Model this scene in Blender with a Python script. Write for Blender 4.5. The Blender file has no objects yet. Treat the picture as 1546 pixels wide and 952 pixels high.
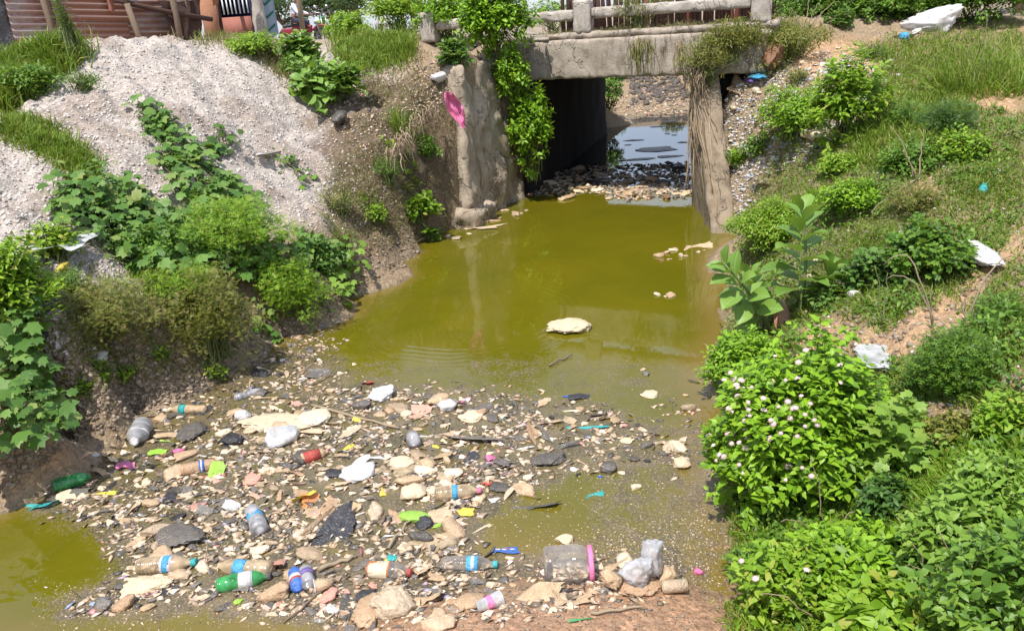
import bpy, math, random
import numpy as np
from mathutils import Vector, Matrix
sc = bpy.context.scene
col = sc.collection
R = math.radians
rng = np.random.default_rng(7)
random.seed(7)

# ------------------------------------------------------------------ camera, sky, sun, exposure
FPX, PITCH, ROLL, CZ, IW, IH = 1180.0, R(20.6), R(4.0), 2.0, 1546.0, 952.0
cam_d = bpy.data.cameras.new('camera'); cam = bpy.data.objects.new('camera', cam_d); col.objects.link(cam)
cam_d.sensor_width = 36.0; cam_d.lens = FPX / IW * 36.0; cam_d.clip_start = 0.05; cam_d.clip_end = 3000
cam.matrix_world = (Matrix.Translation((0, 0, CZ)) @ Matrix.Rotation(R(90) - PITCH, 4, 'X') @ Matrix.Rotation(-ROLL, 4, 'Z'))
sc.camera = cam
SUN = Vector((-0.30, -0.55, 1.30)).normalized()
w = bpy.data.worlds.new('World'); sc.world = w; w.use_nodes = True
nt = w.node_tree; bgn = nt.nodes['Background']
sky = nt.nodes.new('ShaderNodeTexSky'); sky.sky_type = 'NISHITA'; sky.sun_disc = False
sky.sun_elevation = math.asin(SUN.z); sky.sun_rotation = math.atan2(SUN.x, SUN.y) % (2 * math.pi)
sky.air_density = 1.0; sky.dust_density = 1.0; sky.ozone_density = 1.0
cn = nt.nodes.new('ShaderNodeTexNoise'); cn.inputs['Scale'].default_value = 2.2; cn.inputs['Detail'].default_value = 6; tc = nt.nodes.new('ShaderNodeTexCoord')
mp_ = nt.nodes.new('ShaderNodeMapping'); mp_.inputs['Scale'].default_value = (1, 1, 3); nt.links.new(tc.outputs['Generated'], mp_.inputs[0]); nt.links.new(mp_.outputs[0], cn.inputs[0])
cr_ = nt.nodes.new('ShaderNodeValToRGB'); cr_.color_ramp.elements[0].position = .35; cr_.color_ramp.elements[0].color = (.35, .35, .35, 1); cr_.color_ramp.elements[1].position = .7; cr_.color_ramp.elements[1].color = (.8, .8, .8, 1); nt.links.new(cn.outputs[0], cr_.inputs[0])
mx_ = nt.nodes.new('ShaderNodeMix'); mx_.data_type = 'RGBA'; nt.links.new(cr_.outputs[0], mx_.inputs[0]); nt.links.new(sky.outputs[0], mx_.inputs[6]); mx_.inputs[7].default_value = (6.5, 7.3, 9.2, 1)   # bright tropical haze cloud
nt.links.new(mx_.outputs[2], bgn.inputs['Color']); bgn.inputs['Strength'].default_value = 0.125
sl = bpy.data.lights.new('sun', 'SUN'); sl.energy = 4.8; sl.angle = R(0.6); sl.color = (1.0, 0.955, 0.88)
so = bpy.data.objects.new('sun', sl); col.objects.link(so); so.rotation_euler = SUN.to_track_quat('Z', 'Y').to_euler()
sc.view_settings.view_transform = 'Standard'; sc.view_settings.look = 'None'
sc.view_settings.exposure = 0.35; sc.view_settings.gamma = 1.0
sc.cycles.max_bounces = 8; sc.cycles.transparent_max_bounces = 12; sc.cycles.caustics_reflective = False; sc.cycles.caustics_refractive = False

# ------------------------------------------------------------------ picture point -> ray -> point in the place
def rays(px, py):
    u = np.asarray(px, float) - IW / 2; v = -(np.asarray(py, float) - IH / 2)
    c, s = math.cos(ROLL), math.sin(ROLL)
    x = u * c + v * s; y = -u * s + v * c
    return np.stack([x, FPX * math.cos(PITCH) + y * math.sin(PITCH), -FPX * math.sin(PITCH) + y * math.cos(PITCH)], -1) / FPX
C0 = np.array([0, 0, CZ])
def atz(px, py, z=0.0):
    d = rays(px, py); return d * ((z - CZ) / d[..., 2:3]) + C0
def aty(px, py, Y):
    d = rays(px, py); return d * (Y / d[..., 1:2]) + C0

# ------------------------------------------------------------------ noise
def _h(ix, iy, iz, seed):
    n = (ix.astype(np.int64) * 374761393 + iy.astype(np.int64) * 668265263 + iz.astype(np.int64) * 2147483647 + seed * 974711) & 0xffffffff
    n = ((n ^ (n >> 13)) * 1274126177) & 0xffffffff
    return ((n ^ (n >> 16)) & 0xffff) / 65535.0
def vnoise(p, seed=0):
    p = np.asarray(p, float)
    if p.shape[-1] == 2: p = np.concatenate([p, np.zeros(p.shape[:-1] + (1,))], -1)
    i = np.floor(p).astype(np.int64); f = p - i; f = f * f * (3 - 2 * f)
    r = 0
    for dx in (0, 1):
        for dy in (0, 1):
            for dz in (0, 1):
                wgt = (f[..., 0] if dx else 1 - f[..., 0]) * (f[..., 1] if dy else 1 - f[..., 1]) * (f[..., 2] if dz else 1 - f[..., 2])
                r = r + wgt * _h(i[..., 0] + dx, i[..., 1] + dy, i[..., 2] + dz, seed)
    return r * 2 - 1
def fbm(p, octv=4, seed=0):
    p = np.asarray(p, float); a, r = 1.0, 0
    for o in range(octv):
        r = r + a * vnoise(p * (2.03 ** o), seed + o * 17); a *= 0.5
    return r
def sstep(a, b, x): t = np.clip((x - a) / (b - a), 0, 1); return t * t * (3 - 2 * t)

# ------------------------------------------------------------------ terrain heights
PY = [  # seen points of the banks: (picture x, picture y, distance)
 (20,165,6.4),(80,110,6.9),(150,62,7.6),(250,50,8.0),(350,72,8.6),(430,130,8.2),(470,190,7.8),
 (0,300,4.9),(100,250,5.5),(200,200,6.2),(300,180,6.8),(400,230,7.0),(480,280,6.9),(540,300,7.0),
 (0,430,3.9),(100,400,4.5),(200,400,4.9),(300,380,5.3),(400,370,5.7),(500,360,6.2),(570,340,6.6),
 (0,560,3.4),(100,530,3.9),(200,500,4.3),(300,480,4.7),(400,440,5.3),(480,410,5.7),(550,385,6.5),(60,640,3.4),(150,600,3.85),(260,560,4.35),
 (50,100,9.5),(0,75,12),(150,72,12),(300,64,12),(560,62,11),(440,69,12),(485,71,12),(480,71,18),(440,69,20),(370,54,13),(410,60,13),(600,110,8.8),(640,165,8.15),(700,95,8.45),(600,230,7.75),(560,180,8.2),
 (1160,600,3.6),(1200,500,4.0),(1150,400,5.6),(1120,360,6.8),(1120,115,8.8),(1300,500,3.6),(1300,300,5.2),(1300,200,6.4),(1300,120,8),(1300,80,9),
 (1450,60,9),(1546,60,9),(1546,150,6.8),(1546,300,4.6),(1546,500,3.0),(1546,700,2.2),(1546,950,1.6),(1400,950,1.8),(1400,700,2.5),(1400,500,3.2),
 (1200,300,5.8),(1200,200,7.2),(1200,120,8.4),(1100,250,7.9),(1110,180,8.5)]
cp = [tuple(aty(*p)) for p in PY]
LW = [(-60,770),(0,730),(100,680),(200,625),(340,570),(420,510),(520,450),(580,400),(640,370),(690,350)]
RW = [(1110,900),(1092,830),(1070,700),(1075,600),(1092,500),(1098,430),(1095,370)]
cp += [tuple(atz(*p)) for p in LW + RW]
for p in LW:                                   # the bed just off the left shore
    q = atz(*p); cp.append((q[0] + .35, q[1] - .15, -.13))
for p in RW[1:]:
    q = atz(*p); cp.append((q[0] - .3, q[1], -.10))
cp += [(-1.5,3.2,-.12),(-1,2.7,-.06),(-.5,3.4,-.12),(0,4.5,-.2),(.3,6,-.25),(.6,7.5,-.25),(1,8.6,-.25),(1.5,9.4,-.22),(2,10.3,-.22),(2.4,11,-.22),(2.6,12.5,-.25),(2.9,14,-.25),(-.1,6,-.2),(-.3,3,-.07),
 (.3,2.55,-.03),(.05,2.32,.025),(.45,2.4,.03),(-.5,2.15,.03),(-1.1,2.1,-.005),(-2,2.3,-.03),(0,1.7,.1),(.6,1.6,.14),(-1,1.6,.06),(-2,1.5,.1),(-2.9,2.6,.3),(-3.4,2.6,.9),(-3.2,3.3,.95),(0,.6,.3),(0,-1,.5),(-2.5,0,.6),(2,0,.6),(3,1.5,.8),(-4.5,3,1.4),(-4.5,5,1.75),(-5.5,7,1.8),
 # the land round the culvert, both sides of the road, and the pond behind
 (-.9,9.3,1.6),(-.3,9.0,1.65),(-.2,9.8,1.68),(.1,10.3,1.65),(.6,11.2,1.66),(1.1,12.6,1.66),(1.4,14,1.6),(1.7,14.9,.5),(2.1,15.8,.25),(1.5,15.6,1.1),(.3,14.5,1.65),
 (2.6,8.3,1.2),(2.85,9.3,1.74),(3.3,9.9,1.74),(3.6,11,1.74),(4.1,12.2,1.74),(4.4,13,1.7),(5.4,13.2,1.0),(5.5,14.2,.1),(3.4,14.8,-.25),(4.4,14.2,-.25),(3,14.5,-.2),(4.6,15.2,-.1),(2.45,16.4,.05),(3.7,16.4,.05),(5.2,16.6,.1),
 (2.6,19,.35),(4.2,19,.4),(3,23,1.1),(6,23,1.2),(0,16,1.4),(7.5,14,1.3),(-7.5,27,1.3),(-6,30,1.3),(-9,30,1.3),(-6.5,24,1.4),(8,10,1.5),(7,18,1.2),(-3,14,1.85),(-2,20,1.62),(-6,20,1.7),(-9,12,2.1),(9,7,1.35),(6.5,5,1.25),(5,3,1.15),(-8,6,2.0),(1,30,1.3),(9,30,1.4),(-8,32,1.6)]
cp += [(-1.15,7.5,1.05),(-.8,8.15,1.45),(-.62,8.5,1.6),(-.3,9.1,1.66),(-.05,9.6,1.68),(2.3,7.15,.08),(2.38,7.6,.55),(2.45,8.05,1.0),(2.5,8.45,1.38),(2.75,8.35,1.5),(3.1,8.2,1.5),(3.5,8.7,1.66),(2.9,8.8,1.66)]
cp += [(-.95,7.95,1.25),(-1.2,7.9,1.35)]
cp = np.array(cp, float)
D = np.linalg.norm(cp[:, None, :2] - cp[None, :, :2], axis=-1)
A = np.block([[D - np.eye(len(cp)) * -0.004, np.ones((len(cp), 1))], [np.ones((1, len(cp))), np.zeros((1, 1))]])
W_ = np.linalg.solve(A, np.append(cp[:, 2], 0))
def base_h(x, y):
    o = np.full(x.shape, W_[-1])
    for k in range(len(cp)): o += W_[k] * np.hypot(x - cp[k, 0], y - cp[k, 1])
    far = np.maximum(np.maximum(-x - 8, x - 9), np.maximum(y - 30, -1 - y))
    t = sstep(0, 8, far); return o * (1 - t) + 1.6 * t
def stretch(a, b, step, lo, hi):
    c = list(np.arange(a, b + 1e-6, step)); s = step; v = c[-1]; up = []
    while v < hi: s *= 1.16; v += s; up.append(v)
    s = step; v = c[0]; dn = []
    while v > lo: s *= 1.16; v -= s; dn.append(v)
    return np.array(dn[::-1] + c + up)
XS = stretch(-5.4, 5.2, 0.033, -700, 700); YS = stretch(1.5, 11.5, 0.033, -60, 1200)
GX, GY = np.meshgrid(XS, YS)
GZ = base_h(GX, GY)
# zone weights of the land (what the ground is made of)
wl = np.array([atz(*p) for p in LW + [(800,300)]]); wl_x = np.interp(GY, wl[:, 1], wl[:, 0])
wr = np.array([atz(*p) for p in RW[::-1]][::-1]); wr_x = np.interp(GY, wr[:, 1], wr[:, 0])
leftm = sstep(.3, -.1, GX - wl_x) * sstep(12, 9.5, GY)
P2 = np.stack([GX, GY], -1)
n1 = fbm(P2 * .9, 4, 3); n2 = fbm(P2 * 3.1, 4, 9); n3 = fbm(P2 * 13, 3, 21)
moundz = leftm * sstep(.38, .75, GZ + .12 * n2) * sstep(.25, -.3, GX + .25 + .1 * n1 - (-.9) - (GY - 8) * .2 * 0)
near = sstep(14, 8, GY) * sstep(8, 5, np.abs(GX)); near = near * (1 - .75 * sstep(3, 2.5, GY) * sstep(-1.6, -.6, GX) * sstep(1.3, 1.0, GX))
dry = sstep(-.02, .15, GZ)
GZ = GZ + near * (dry * (.045 * n2 + .018 * n3 + .05 * n1 * sstep(.3, .8, GZ) - leftm * sstep(.5, .9, GZ) * .075 * (1 - np.abs(fbm(np.stack([GX * 1.1 + GY * .9, (GY * .45 - GX * .2)], -1) * 2.2, 3, 61))) * sstep(11, 9, GY)) + .012 * n3)
# the steep soil lip above the left shore: undercut ledge
dl = wl_x - GX
lip = leftm * sstep(.05, .2, dl) * sstep(.62, .3, dl) * sstep(3.3, 4.2, GY)
GZ += lip * (.07 + .05 * n2)
# hard cut of the channel between the wing walls and through the culvert
CUT = np.array([(-.98,7.4),(-.6,8.02),(-.5,8.04),(.2,9.5),(1.85,14.5),(1.95,15.0),(4.3,14.6),(3.95,13.5),(2.3,8.65),(2.06,7.2),(1.9,6.9),(.5,6.6),(-.7,7.2)])
def polysd(x, y, P_):
    m = np.zeros(x.shape, bool); dm = np.full(x.shape, 1e9); n = len(P_)
    for i in range(n):
        a_, b_ = P_[i], P_[(i + 1) % n]
        t = np.clip(((x - a_[0]) * (b_[0] - a_[0]) + (y - a_[1]) * (b_[1] - a_[1])) / np.sum((b_ - a_) ** 2), 0, 1)
        dm = np.minimum(dm, np.hypot(x - a_[0] - t * (b_[0] - a_[0]), y - a_[1] - t * (b_[1] - a_[1])))
        m ^= ((a_[1] > y) != (b_[1] > y)) & (x < (b_[0] - a_[0]) * (y - a_[1]) / (b_[1] - a_[1] + 1e-9) + a_[0])
    return np.where(m, -dm, dm)
ins = sstep(.02, -.03, polysd(GX, GY, CUT)); GZ = GZ * (1 - ins) + np.minimum(GZ, -.22) * ins
tz = sstep(.03, -.02, GZ)
def ground(x, y):
    x = np.asarray(x, float); y = np.asarray(y, float)
    i = np.clip(np.searchsorted(XS, x) - 1, 0, len(XS) - 2); j = np.clip(np.searchsorted(YS, y) - 1, 0, len(YS) - 2)
    fx = np.clip((x - XS[i]) / (XS[i + 1] - XS[i]), 0, 1); fy = np.clip((y - YS[j]) / (YS[j + 1] - YS[j]), 0, 1)
    return (GZ[j, i] * (1 - fx) + GZ[j, i + 1] * fx) * (1 - fy) + (GZ[j + 1, i] * (1 - fx) + GZ[j + 1, i + 1] * fx) * fy
def gnormal(x, y, e=.06):
    n = np.stack([-(ground(x + e, y) - ground(x - e, y)) / (2 * e), -(ground(x, y + e) - ground(x, y - e)) / (2 * e), np.ones_like(np.asarray(x, float))], -1)
    return n / np.linalg.norm(n, axis=-1, keepdims=True)
def hit(px, py, off=0.0, water=True):
    """first point on the ground (or water) under picture points, raised by off"""
    d = rays(np.atleast_1d(px), np.atleast_1d(py)); d = d / d[..., 1:2]
    ys = 1.3 * (30 / 1.3) ** (np.arange(170) / 169.0)
    res = np.full(len(d), 30.0); done = np.zeros(len(d), bool); prev = np.full(len(d), 1.3)
    def under(t):
        g = ground(d[:, 0] * t, t)
        if water: g = np.maximum(g, 0)
        return CZ + d[:, 2] * t < g + off
    for yv in ys:
        u = under(np.full(len(d), yv)) & ~done
        lo = prev.copy(); res[u] = yv
        if u.any():
            a = lo[u]; b = np.full(u.sum(), yv); dd = d[u]
            for _ in range(8):
                m = (a + b) / 2; g = ground(dd[:, 0] * m, m)
                if water: g = np.maximum(g, 0)
                un = CZ + dd[:, 2] * m < g + off
                b = np.where(un, m, b); a = np.where(un, a, m)
            res[u] = b
        done |= u; prev[~done] = yv
    p = d * res[:, None] + C0
    return p
def hit1(px, py, off=0.0, water=True): return hit([px], [py], off, water)[0]
def inpoly(px, py, poly):
    c = np.zeros(len(px), bool); n = len(poly); j = n - 1
    for i in range(n):
        xi, yi = poly[i]; xj, yj = poly[j]
        c ^= ((yi > py) != (yj > py)) & (px < (xj - xi) * (py - yi) / (yj - yi + 1e-9) + xi); j = i
    return c
def samp(poly, n, soft=0):
    p = np.array(poly, float); out = []
    k = 0
    while k < n:
        x = rng.uniform(p[:, 0].min(), p[:, 0].max(), n * 2); y = rng.uniform(p[:, 1].min(), p[:, 1].max(), n * 2)
        m = inpoly(x, y, poly); q = np.stack([x[m], y[m]], -1); out.append(q); k += len(q)
    q = np.concatenate(out)[:n]
    if soft: q = q + rng.normal(0, soft, q.shape)
    return q[:, 0], q[:, 1]

# ------------------------------------------------------------------ object helpers
def tag(o, label=None, cat=None, group=None, kind=None):
    if label: o['label'] = label
    if cat: o['category'] = cat
    if group: o['group'] = group
    if kind: o['kind'] = kind
    return o
def empty(name, loc, label, cat, group=None, rz=0.0):
    o = bpy.data.objects.new(name, None); col.objects.link(o); o.location = loc; o.rotation_euler[2] = rz
    o.empty_display_size = .1
    return tag(o, label, cat, group)
def mesh(name, V, F, mat, smooth=False, var=None, mi=None, rgb=None):
    V = np.ascontiguousarray(V, dtype=np.float32); me = bpy.data.meshes.new(name)
    if isinstance(F, list): me.from_pydata(V.tolist(), [], [list(map(int, f)) for f in F])
    else:
        F = np.ascontiguousarray(F, dtype=np.int32); k = F.shape[1]
        me.vertices.add(len(V)); me.vertices.foreach_set('co', V.ravel())
        me.loops.add(F.size); me.loops.foreach_set('vertex_index', F.ravel())
        me.polygons.add(len(F)); me.polygons.foreach_set('loop_start', np.arange(0, F.size, k, dtype=np.int32))
        me.update(calc_edges=True)
    for m in (mat if isinstance(mat, (list, tuple)) else [mat]): me.materials.append(m)
    if mi is not None: me.polygons.foreach_set('material_index', np.asarray(mi, dtype=np.int32))
    if smooth: me.polygons.foreach_set('use_smooth', np.ones(len(me.polygons), bool))
    if var is not None:
        a = me.attributes.new('var', 'FLOAT', 'POINT'); a.data.foreach_set('value', np.asarray(var, dtype=np.float32))
    if rgb is not None:
        a = me.attributes.new('rgb', 'FLOAT_VECTOR', 'POINT'); a.data.foreach_set('vector', np.asarray(rgb, dtype=np.float32).ravel())
    me.validate()
    return me
def obj(name, me, parent=None, loc=None, mat4=None):
    o = bpy.data.objects.new(name, me); col.objects.link(o)
    if parent: o.parent = parent
    if mat4 is not None: o.matrix_local = mat4
    elif loc is not None: o.location = loc
    return o
class MB:
    def __init__(s): s.V = []; s.F = []; s.n = 0; s.var = []; s.mi = []
    def add(s, V, F, var=0.0, mi=0):
        V = np.asarray(V, float); F = np.asarray(F)
        if F.shape[1] == 4: F = np.concatenate([F[:, [0, 1, 2]], F[:, [0, 2, 3]]])
        s.V.append(V); s.F.append(F + s.n); s.n += len(V); s.var.append(np.full(len(V), var) if np.isscalar(var) else np.asarray(var)); s.mi.append(np.full(len(F), mi)); return s
    def mesh(s, name, mat, smooth=False):
        return mesh(name, np.concatenate(s.V), np.concatenate(s.F), mat, smooth, np.concatenate(s.var), np.concatenate(s.mi))
def tube(pts, rad, sides=5, cap=True):
    pts = np.asarray(pts, float); n = len(pts); rad = np.broadcast_to(np.asarray(rad, float), (n,))
    t = np.gradient(pts, axis=0); t /= np.linalg.norm(t, axis=1, keepdims=True) + 1e-9
    up = np.where(np.abs(t[:, 2:3]) > .9, [[1., 0, 0]], [[0., 0, 1]]); a = np.cross(t, up); a /= np.linalg.norm(a, axis=1, keepdims=True) + 1e-9
    for k in range(1, n):
        if np.dot(a[k], a[k - 1]) < 0: a[k] *= -1
    b = np.cross(t, a); th = np.arange(sides) / sides * 2 * np.pi
    V = (pts[:, None] + rad[:, None, None] * (np.cos(th)[None, :, None] * a[:, None] + np.sin(th)[None, :, None] * b[:, None])).reshape(-1, 3)
    i = np.arange(n - 1)[:, None] * sides; j = np.arange(sides)[None]; k = (j + 1) % sides
    F = np.stack([i + j, i + k, i + sides + k, i + sides + j], -1).reshape(-1, 4)
    F = np.concatenate([F[:, [0, 1, 2]], F[:, [0, 2, 3]]])
    if cap:
        V = np.concatenate([V, pts[:1], pts[-1:]]); e = n * sides; jj = np.arange(sides)
        F = np.concatenate([F, np.stack([np.full(sides, e), (jj + 1) % sides, jj], -1), np.stack([np.full(sides, e + 1), (n - 1) * sides + jj, (n - 1) * sides + (jj + 1) % sides], -1)])
    return V, F
def lathe(prof, n=20):
    """profile (x along the axis, radius) turned about X"""
    pr = np.asarray(prof, float); th = np.arange(n) / n * 2 * np.pi
    V = np.stack([np.repeat(pr[:, 0], n), np.outer(pr[:, 1], np.cos(th)).ravel(), np.outer(pr[:, 1], np.sin(th)).ravel()], -1)
    i = np.arange(len(pr) - 1)[:, None] * n; j = np.arange(n)[None]; k = (j + 1) % n
    F = np.stack([i + j, i + k, i + n + k, i + n + j], -1).reshape(-1, 4)
    return V, np.concatenate([F[:, [0, 1, 2]], F[:, [0, 2, 3]]])
def box(cx, cy, cz, sx, sy, sz):
    V = np.array([[x, y, z] for x in (-.5, .5) for y in (-.5, .5) for z in (-.5, .5)]) * [sx, sy, sz] + [cx, cy, cz]
    F = np.array([[0, 1, 3, 2], [4, 6, 7, 5], [0, 4, 5, 1], [2, 3, 7, 6], [0, 2, 6, 4], [1, 5, 7, 3]])
    return V, F
def roughbox(a, b, res, amp, freq=6.0, seed=1, edge=.02):
    """box from corner a to b, faces cut into a grid, corners worn and faces uneven"""
    a = np.array(a, float); b = np.array(b, float); s = b - a
    n = np.maximum(1, np.round(s / res).astype(int)); ids = {}; V = []; F = []
    def vid(k):
        if k not in ids: ids[k] = len(V); V.append(k)
        return ids[k]
    for ax in range(3):
        u, v = (ax + 1) % 3, (ax + 2) % 3
        for side in (0, n[ax]):
            for i in range(n[u]):
                for j in range(n[v]):
                    q = []
                    for di, dj in ((0, 0), (1, 0), (1, 1), (0, 1)):
                        k = [0, 0, 0]; k[ax] = side; k[u] = i + di; k[v] = j + dj; q.append(vid(tuple(k)))
                    F.append(q if side else q[::-1])
    K = np.array(V, float); P = a + K / n * s
    onb = (K == 0) | (K == n); ne = onb.sum(1)
    cen = (a + b) / 2; inw = np.where(onb, np.sign(cen - P), 0)
    nz = fbm(P * freq, 4, seed); nz2 = vnoise(P * freq * 2.7, seed + 5)
    d = amp * nz[:, None] * inw + (ne >= 2)[:, None] * inw * edge * np.clip(.6 + nz2[:, None], .1, 2)
    return P + d, np.array(F)
# unit-leaf shapes, base at 0, along +Y, facing +Z ----------------------------------------
def T(V, F): return np.array(V, float), np.array(F)
LEAF = T([(0,0,0),(-.26,.3,.07),(0,.34,0),(.26,.3,.07),(-.2,.68,.03),(0,.68,-.03),(.2,.68,.03),(0,1,-.13)],
         [(0,2,1),(0,3,2),(1,2,5),(1,5,4),(2,3,6),(2,6,5),(4,5,7),(5,6,7)])
SLIM = T([(0,0,0),(-.1,.35,.02),(.1,.35,.02),(0,.4,-.03),(0,1,-.12)], [(0,3,1),(0,2,3),(1,3,4),(3,2,4)])
_o = [];
for k, (ang, r) in enumerate([(-150,.5),(-118,.42),(-95,.66),(-62,.52),(-38,.8),(-16,.66),(0,.98),(16,.66),(38,.8),(62,.52),(95,.66),(118,.42),(150,.5)]):
    _o.append((math.sin(R(ang)) * r * .62, .38 + math.cos(R(ang)) * r * .62, (.03 if k % 2 else -.05) * (1 if r > .4 else -1)))
PALM = T([(0,.33,.03)] + _o, [(0, i + 2, i + 1) for i in range(12)] + [(0, 1, 13)])
FERN = T([(0,0,0),(-.02,.5,0),(.02,.5,0),(0,1,-.05)] + [(s * x, y, z) for s in (-1, 1) for (x, y, z) in [(.02,.15,0),(.3,.38,.03),(.03,.3,0),(.02,.42,0),(.27,.66,.03),(.02,.58,0),(.02,.66,0),(.18,.88,0),(.01,.8,0)]],
         [(0,2,1),(1,2,3)] + [(4 + 9 * s + 3 * k, 5 + 9 * s + 3 * k, 6 + 9 * s + 3 * k) for s in (0, 1) for k in range(3)])
_bl = []; _bf = []
for i, (y, wd, z) in enumerate([(0,.05,0),(.18,.2,.02),(.4,.3,.04),(.62,.33,.03),(.82,.22,-.02),(1,.02,-.1)]):
    _bl += [(-wd, y, z + wd * .28), (0, y, z - .01), (wd, y, z + wd * .28)]
for i in range(5):
    for j in range(2): a_ = i * 3 + j; _bf += [(a_, a_ + 1, a_ + 4), (a_, a_ + 4, a_ + 3)]
BIG = T(_bl, _bf)
BLADE = T([(-.5,0,0),(.5,0,0),(-.38,.5,.0),(.38,.5,.0),(0,1,0)], [(0,1,3),(0,3,2),(2,3,4)])
def nrm(a): return a / (np.linalg.norm(a, axis=-1, keepdims=True) + 1e-9)
def frames(d, n):
    y = nrm(d); x = nrm(np.cross(y, n)); z = np.cross(x, y); return np.stack([x, y, z], -1)   # columns
def place(tpl, P, Fm, S, W=None):
    V, F = tpl; N = len(P); S = np.asarray(S, float).reshape(-1, 1, 1) * np.ones((N, 1, 3))
    if W is not None: S = S.copy(); S[..., 0] *= np.asarray(W).reshape(-1, 1)
    vv = V[None] * S; out = np.einsum('nij,nkj->nki', Fm, vv) + P[:, None]
    return out.reshape(-1, 3), (F[None] + (np.arange(N) * len(V))[:, None, None]).reshape(-1, 3)
def m4(Rm, P, s):
    M = Matrix.Identity(4)
    for i in range(3):
        for j in range(3): M[i][j] = Rm[i][j] * s
        M[i][3] = P[i]
    return M
# ------------------------------------------------------------------ materials
class NB:
    """small node-tree writer"""
    def __init__(s, name):
        s.m = bpy.data.materials.new(name); s.m.use_nodes = True; s.t = s.m.node_tree; s.t.nodes.clear()
        s.out = s.n('ShaderNodeOutputMaterial')
    def n(s, ty, **k):
        nd = s.t.nodes.new(ty)
        for a, b in k.items(): setattr(nd, a, b)
        return nd
    def l(s, a, b): s.t.links.new(a, b)
    def set(s, inp, v):
        if hasattr(v, 'is_linked') or hasattr(v, 'links'): s.l(v, inp)
        else: inp.default_value = v if not isinstance(v, tuple) or len(v) != 3 or len(inp.default_value) == 3 else (*v, 1)
    def noise(s, scale, detail=4, rough=.55, vec=None, dist=0.0):
        nd = s.n('ShaderNodeTexNoise'); nd.inputs['Scale'].default_value = scale; nd.inputs['Detail'].default_value = detail
        nd.inputs['Roughness'].default_value = rough; nd.inputs['Distortion'].default_value = dist
        if vec is not None: s.l(vec, nd.inputs['Vector'])
        return nd.outputs['Fac']
    def voro(s, scale, feat='F1', vec=None, out='Distance'):
        nd = s.n('ShaderNodeTexVoronoi', feature=feat); nd.inputs['Scale'].default_value = scale
        if vec is not None: s.l(vec, nd.inputs['Vector'])
        return nd.outputs[out]
    def ramp(s, fac, stops, interp='LINEAR'):
        nd = s.n('ShaderNodeValToRGB'); cr = nd.color_ramp; cr.interpolation = interp
        while len(cr.elements) > 1: cr.elements.remove(cr.elements[-1])
        cr.elements[0].position = stops[0][0]; c = stops[0][1]; cr.elements[0].color = (*c, 1) if not np.isscalar(c) else (c, c, c, 1)
        for p, c in stops[1:]:
            e = cr.elements.new(p); e.color = (*c, 1) if not np.isscalar(c) else (c, c, c, 1)
        s.l(fac, nd.inputs[0]); return nd.outputs[0]
    def mix(s, f, a, b, bt='MIX'):
        nd = s.n('ShaderNodeMix', data_type='RGBA', blend_type=bt)
        for i, v in ((0, f), (6, a), (7, b)):
            if isinstance(v, (int, float)): nd.inputs[i].default_value = v if i == 0 else (v, v, v, 1)
            elif isinstance(v, tuple): nd.inputs[i].default_value = (*v, 1)
            else: s.l(v, nd.inputs[i])
        return nd.outputs[2]
    def math(s, op, a, b=0.0, c=None):
        nd = s.n('ShaderNodeMath', operation=op)
        for i, v in enumerate((a, b) if c is None else (a, b, c)):
            if isinstance(v, (int, float)): nd.inputs[i].default_value = v
            else: s.l(v, nd.inputs[i])
        return nd.outputs[0]
    def attr(s, name, o='Fac'): nd = s.n('ShaderNodeAttribute', attribute_name=name); return nd.outputs[o]
    def rnd(s): return s.n('ShaderNodeObjectInfo').outputs['Random']
    def pos(s): return s.n('ShaderNodeNewGeometry').outputs['Position']
    def objc(s): return s.n('ShaderNodeTexCoord').outputs['Object']
    def bump(s, h, st=.5, dist=.01, norm=None):
        nd = s.n('ShaderNodeBump'); nd.inputs['Strength'].default_value = st; nd.inputs['Distance'].default_value = dist; s.l(h, nd.inputs['Height'])
        if norm is not None: s.l(norm, nd.inputs['Normal'])
        return nd.outputs[0]
    def bsdf(s, color, rough=.8, bump=None, **k):
        p = s.n('ShaderNodeBsdfPrincipled')
        for nm, v in [('Base Color', color), ('Roughness', rough)] + [(a.replace('_', ' '), b) for a, b in k.items()]:
            if isinstance(v, tuple): p.inputs[nm].default_value = (*v, 1)
            elif isinstance(v, (int, float)): p.inputs[nm].default_value = v
            else: s.l(v, p.inputs[nm])
        if bump is not None: s.l(bump, p.inputs['Normal'])
        return p.outputs[0]
    def add(s, a, b, f=None):
        nd = s.n('ShaderNodeMixShader')
        if isinstance(f, (int, float)): nd.inputs[0].default_value = f
        else: s.l(f, nd.inputs[0])
        s.l(a, nd.inputs[1]); s.l(b, nd.inputs[2]); return nd.outputs[0]
    def done(s, sh): s.l(sh, s.out.inputs['Surface']); return s.m
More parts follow.
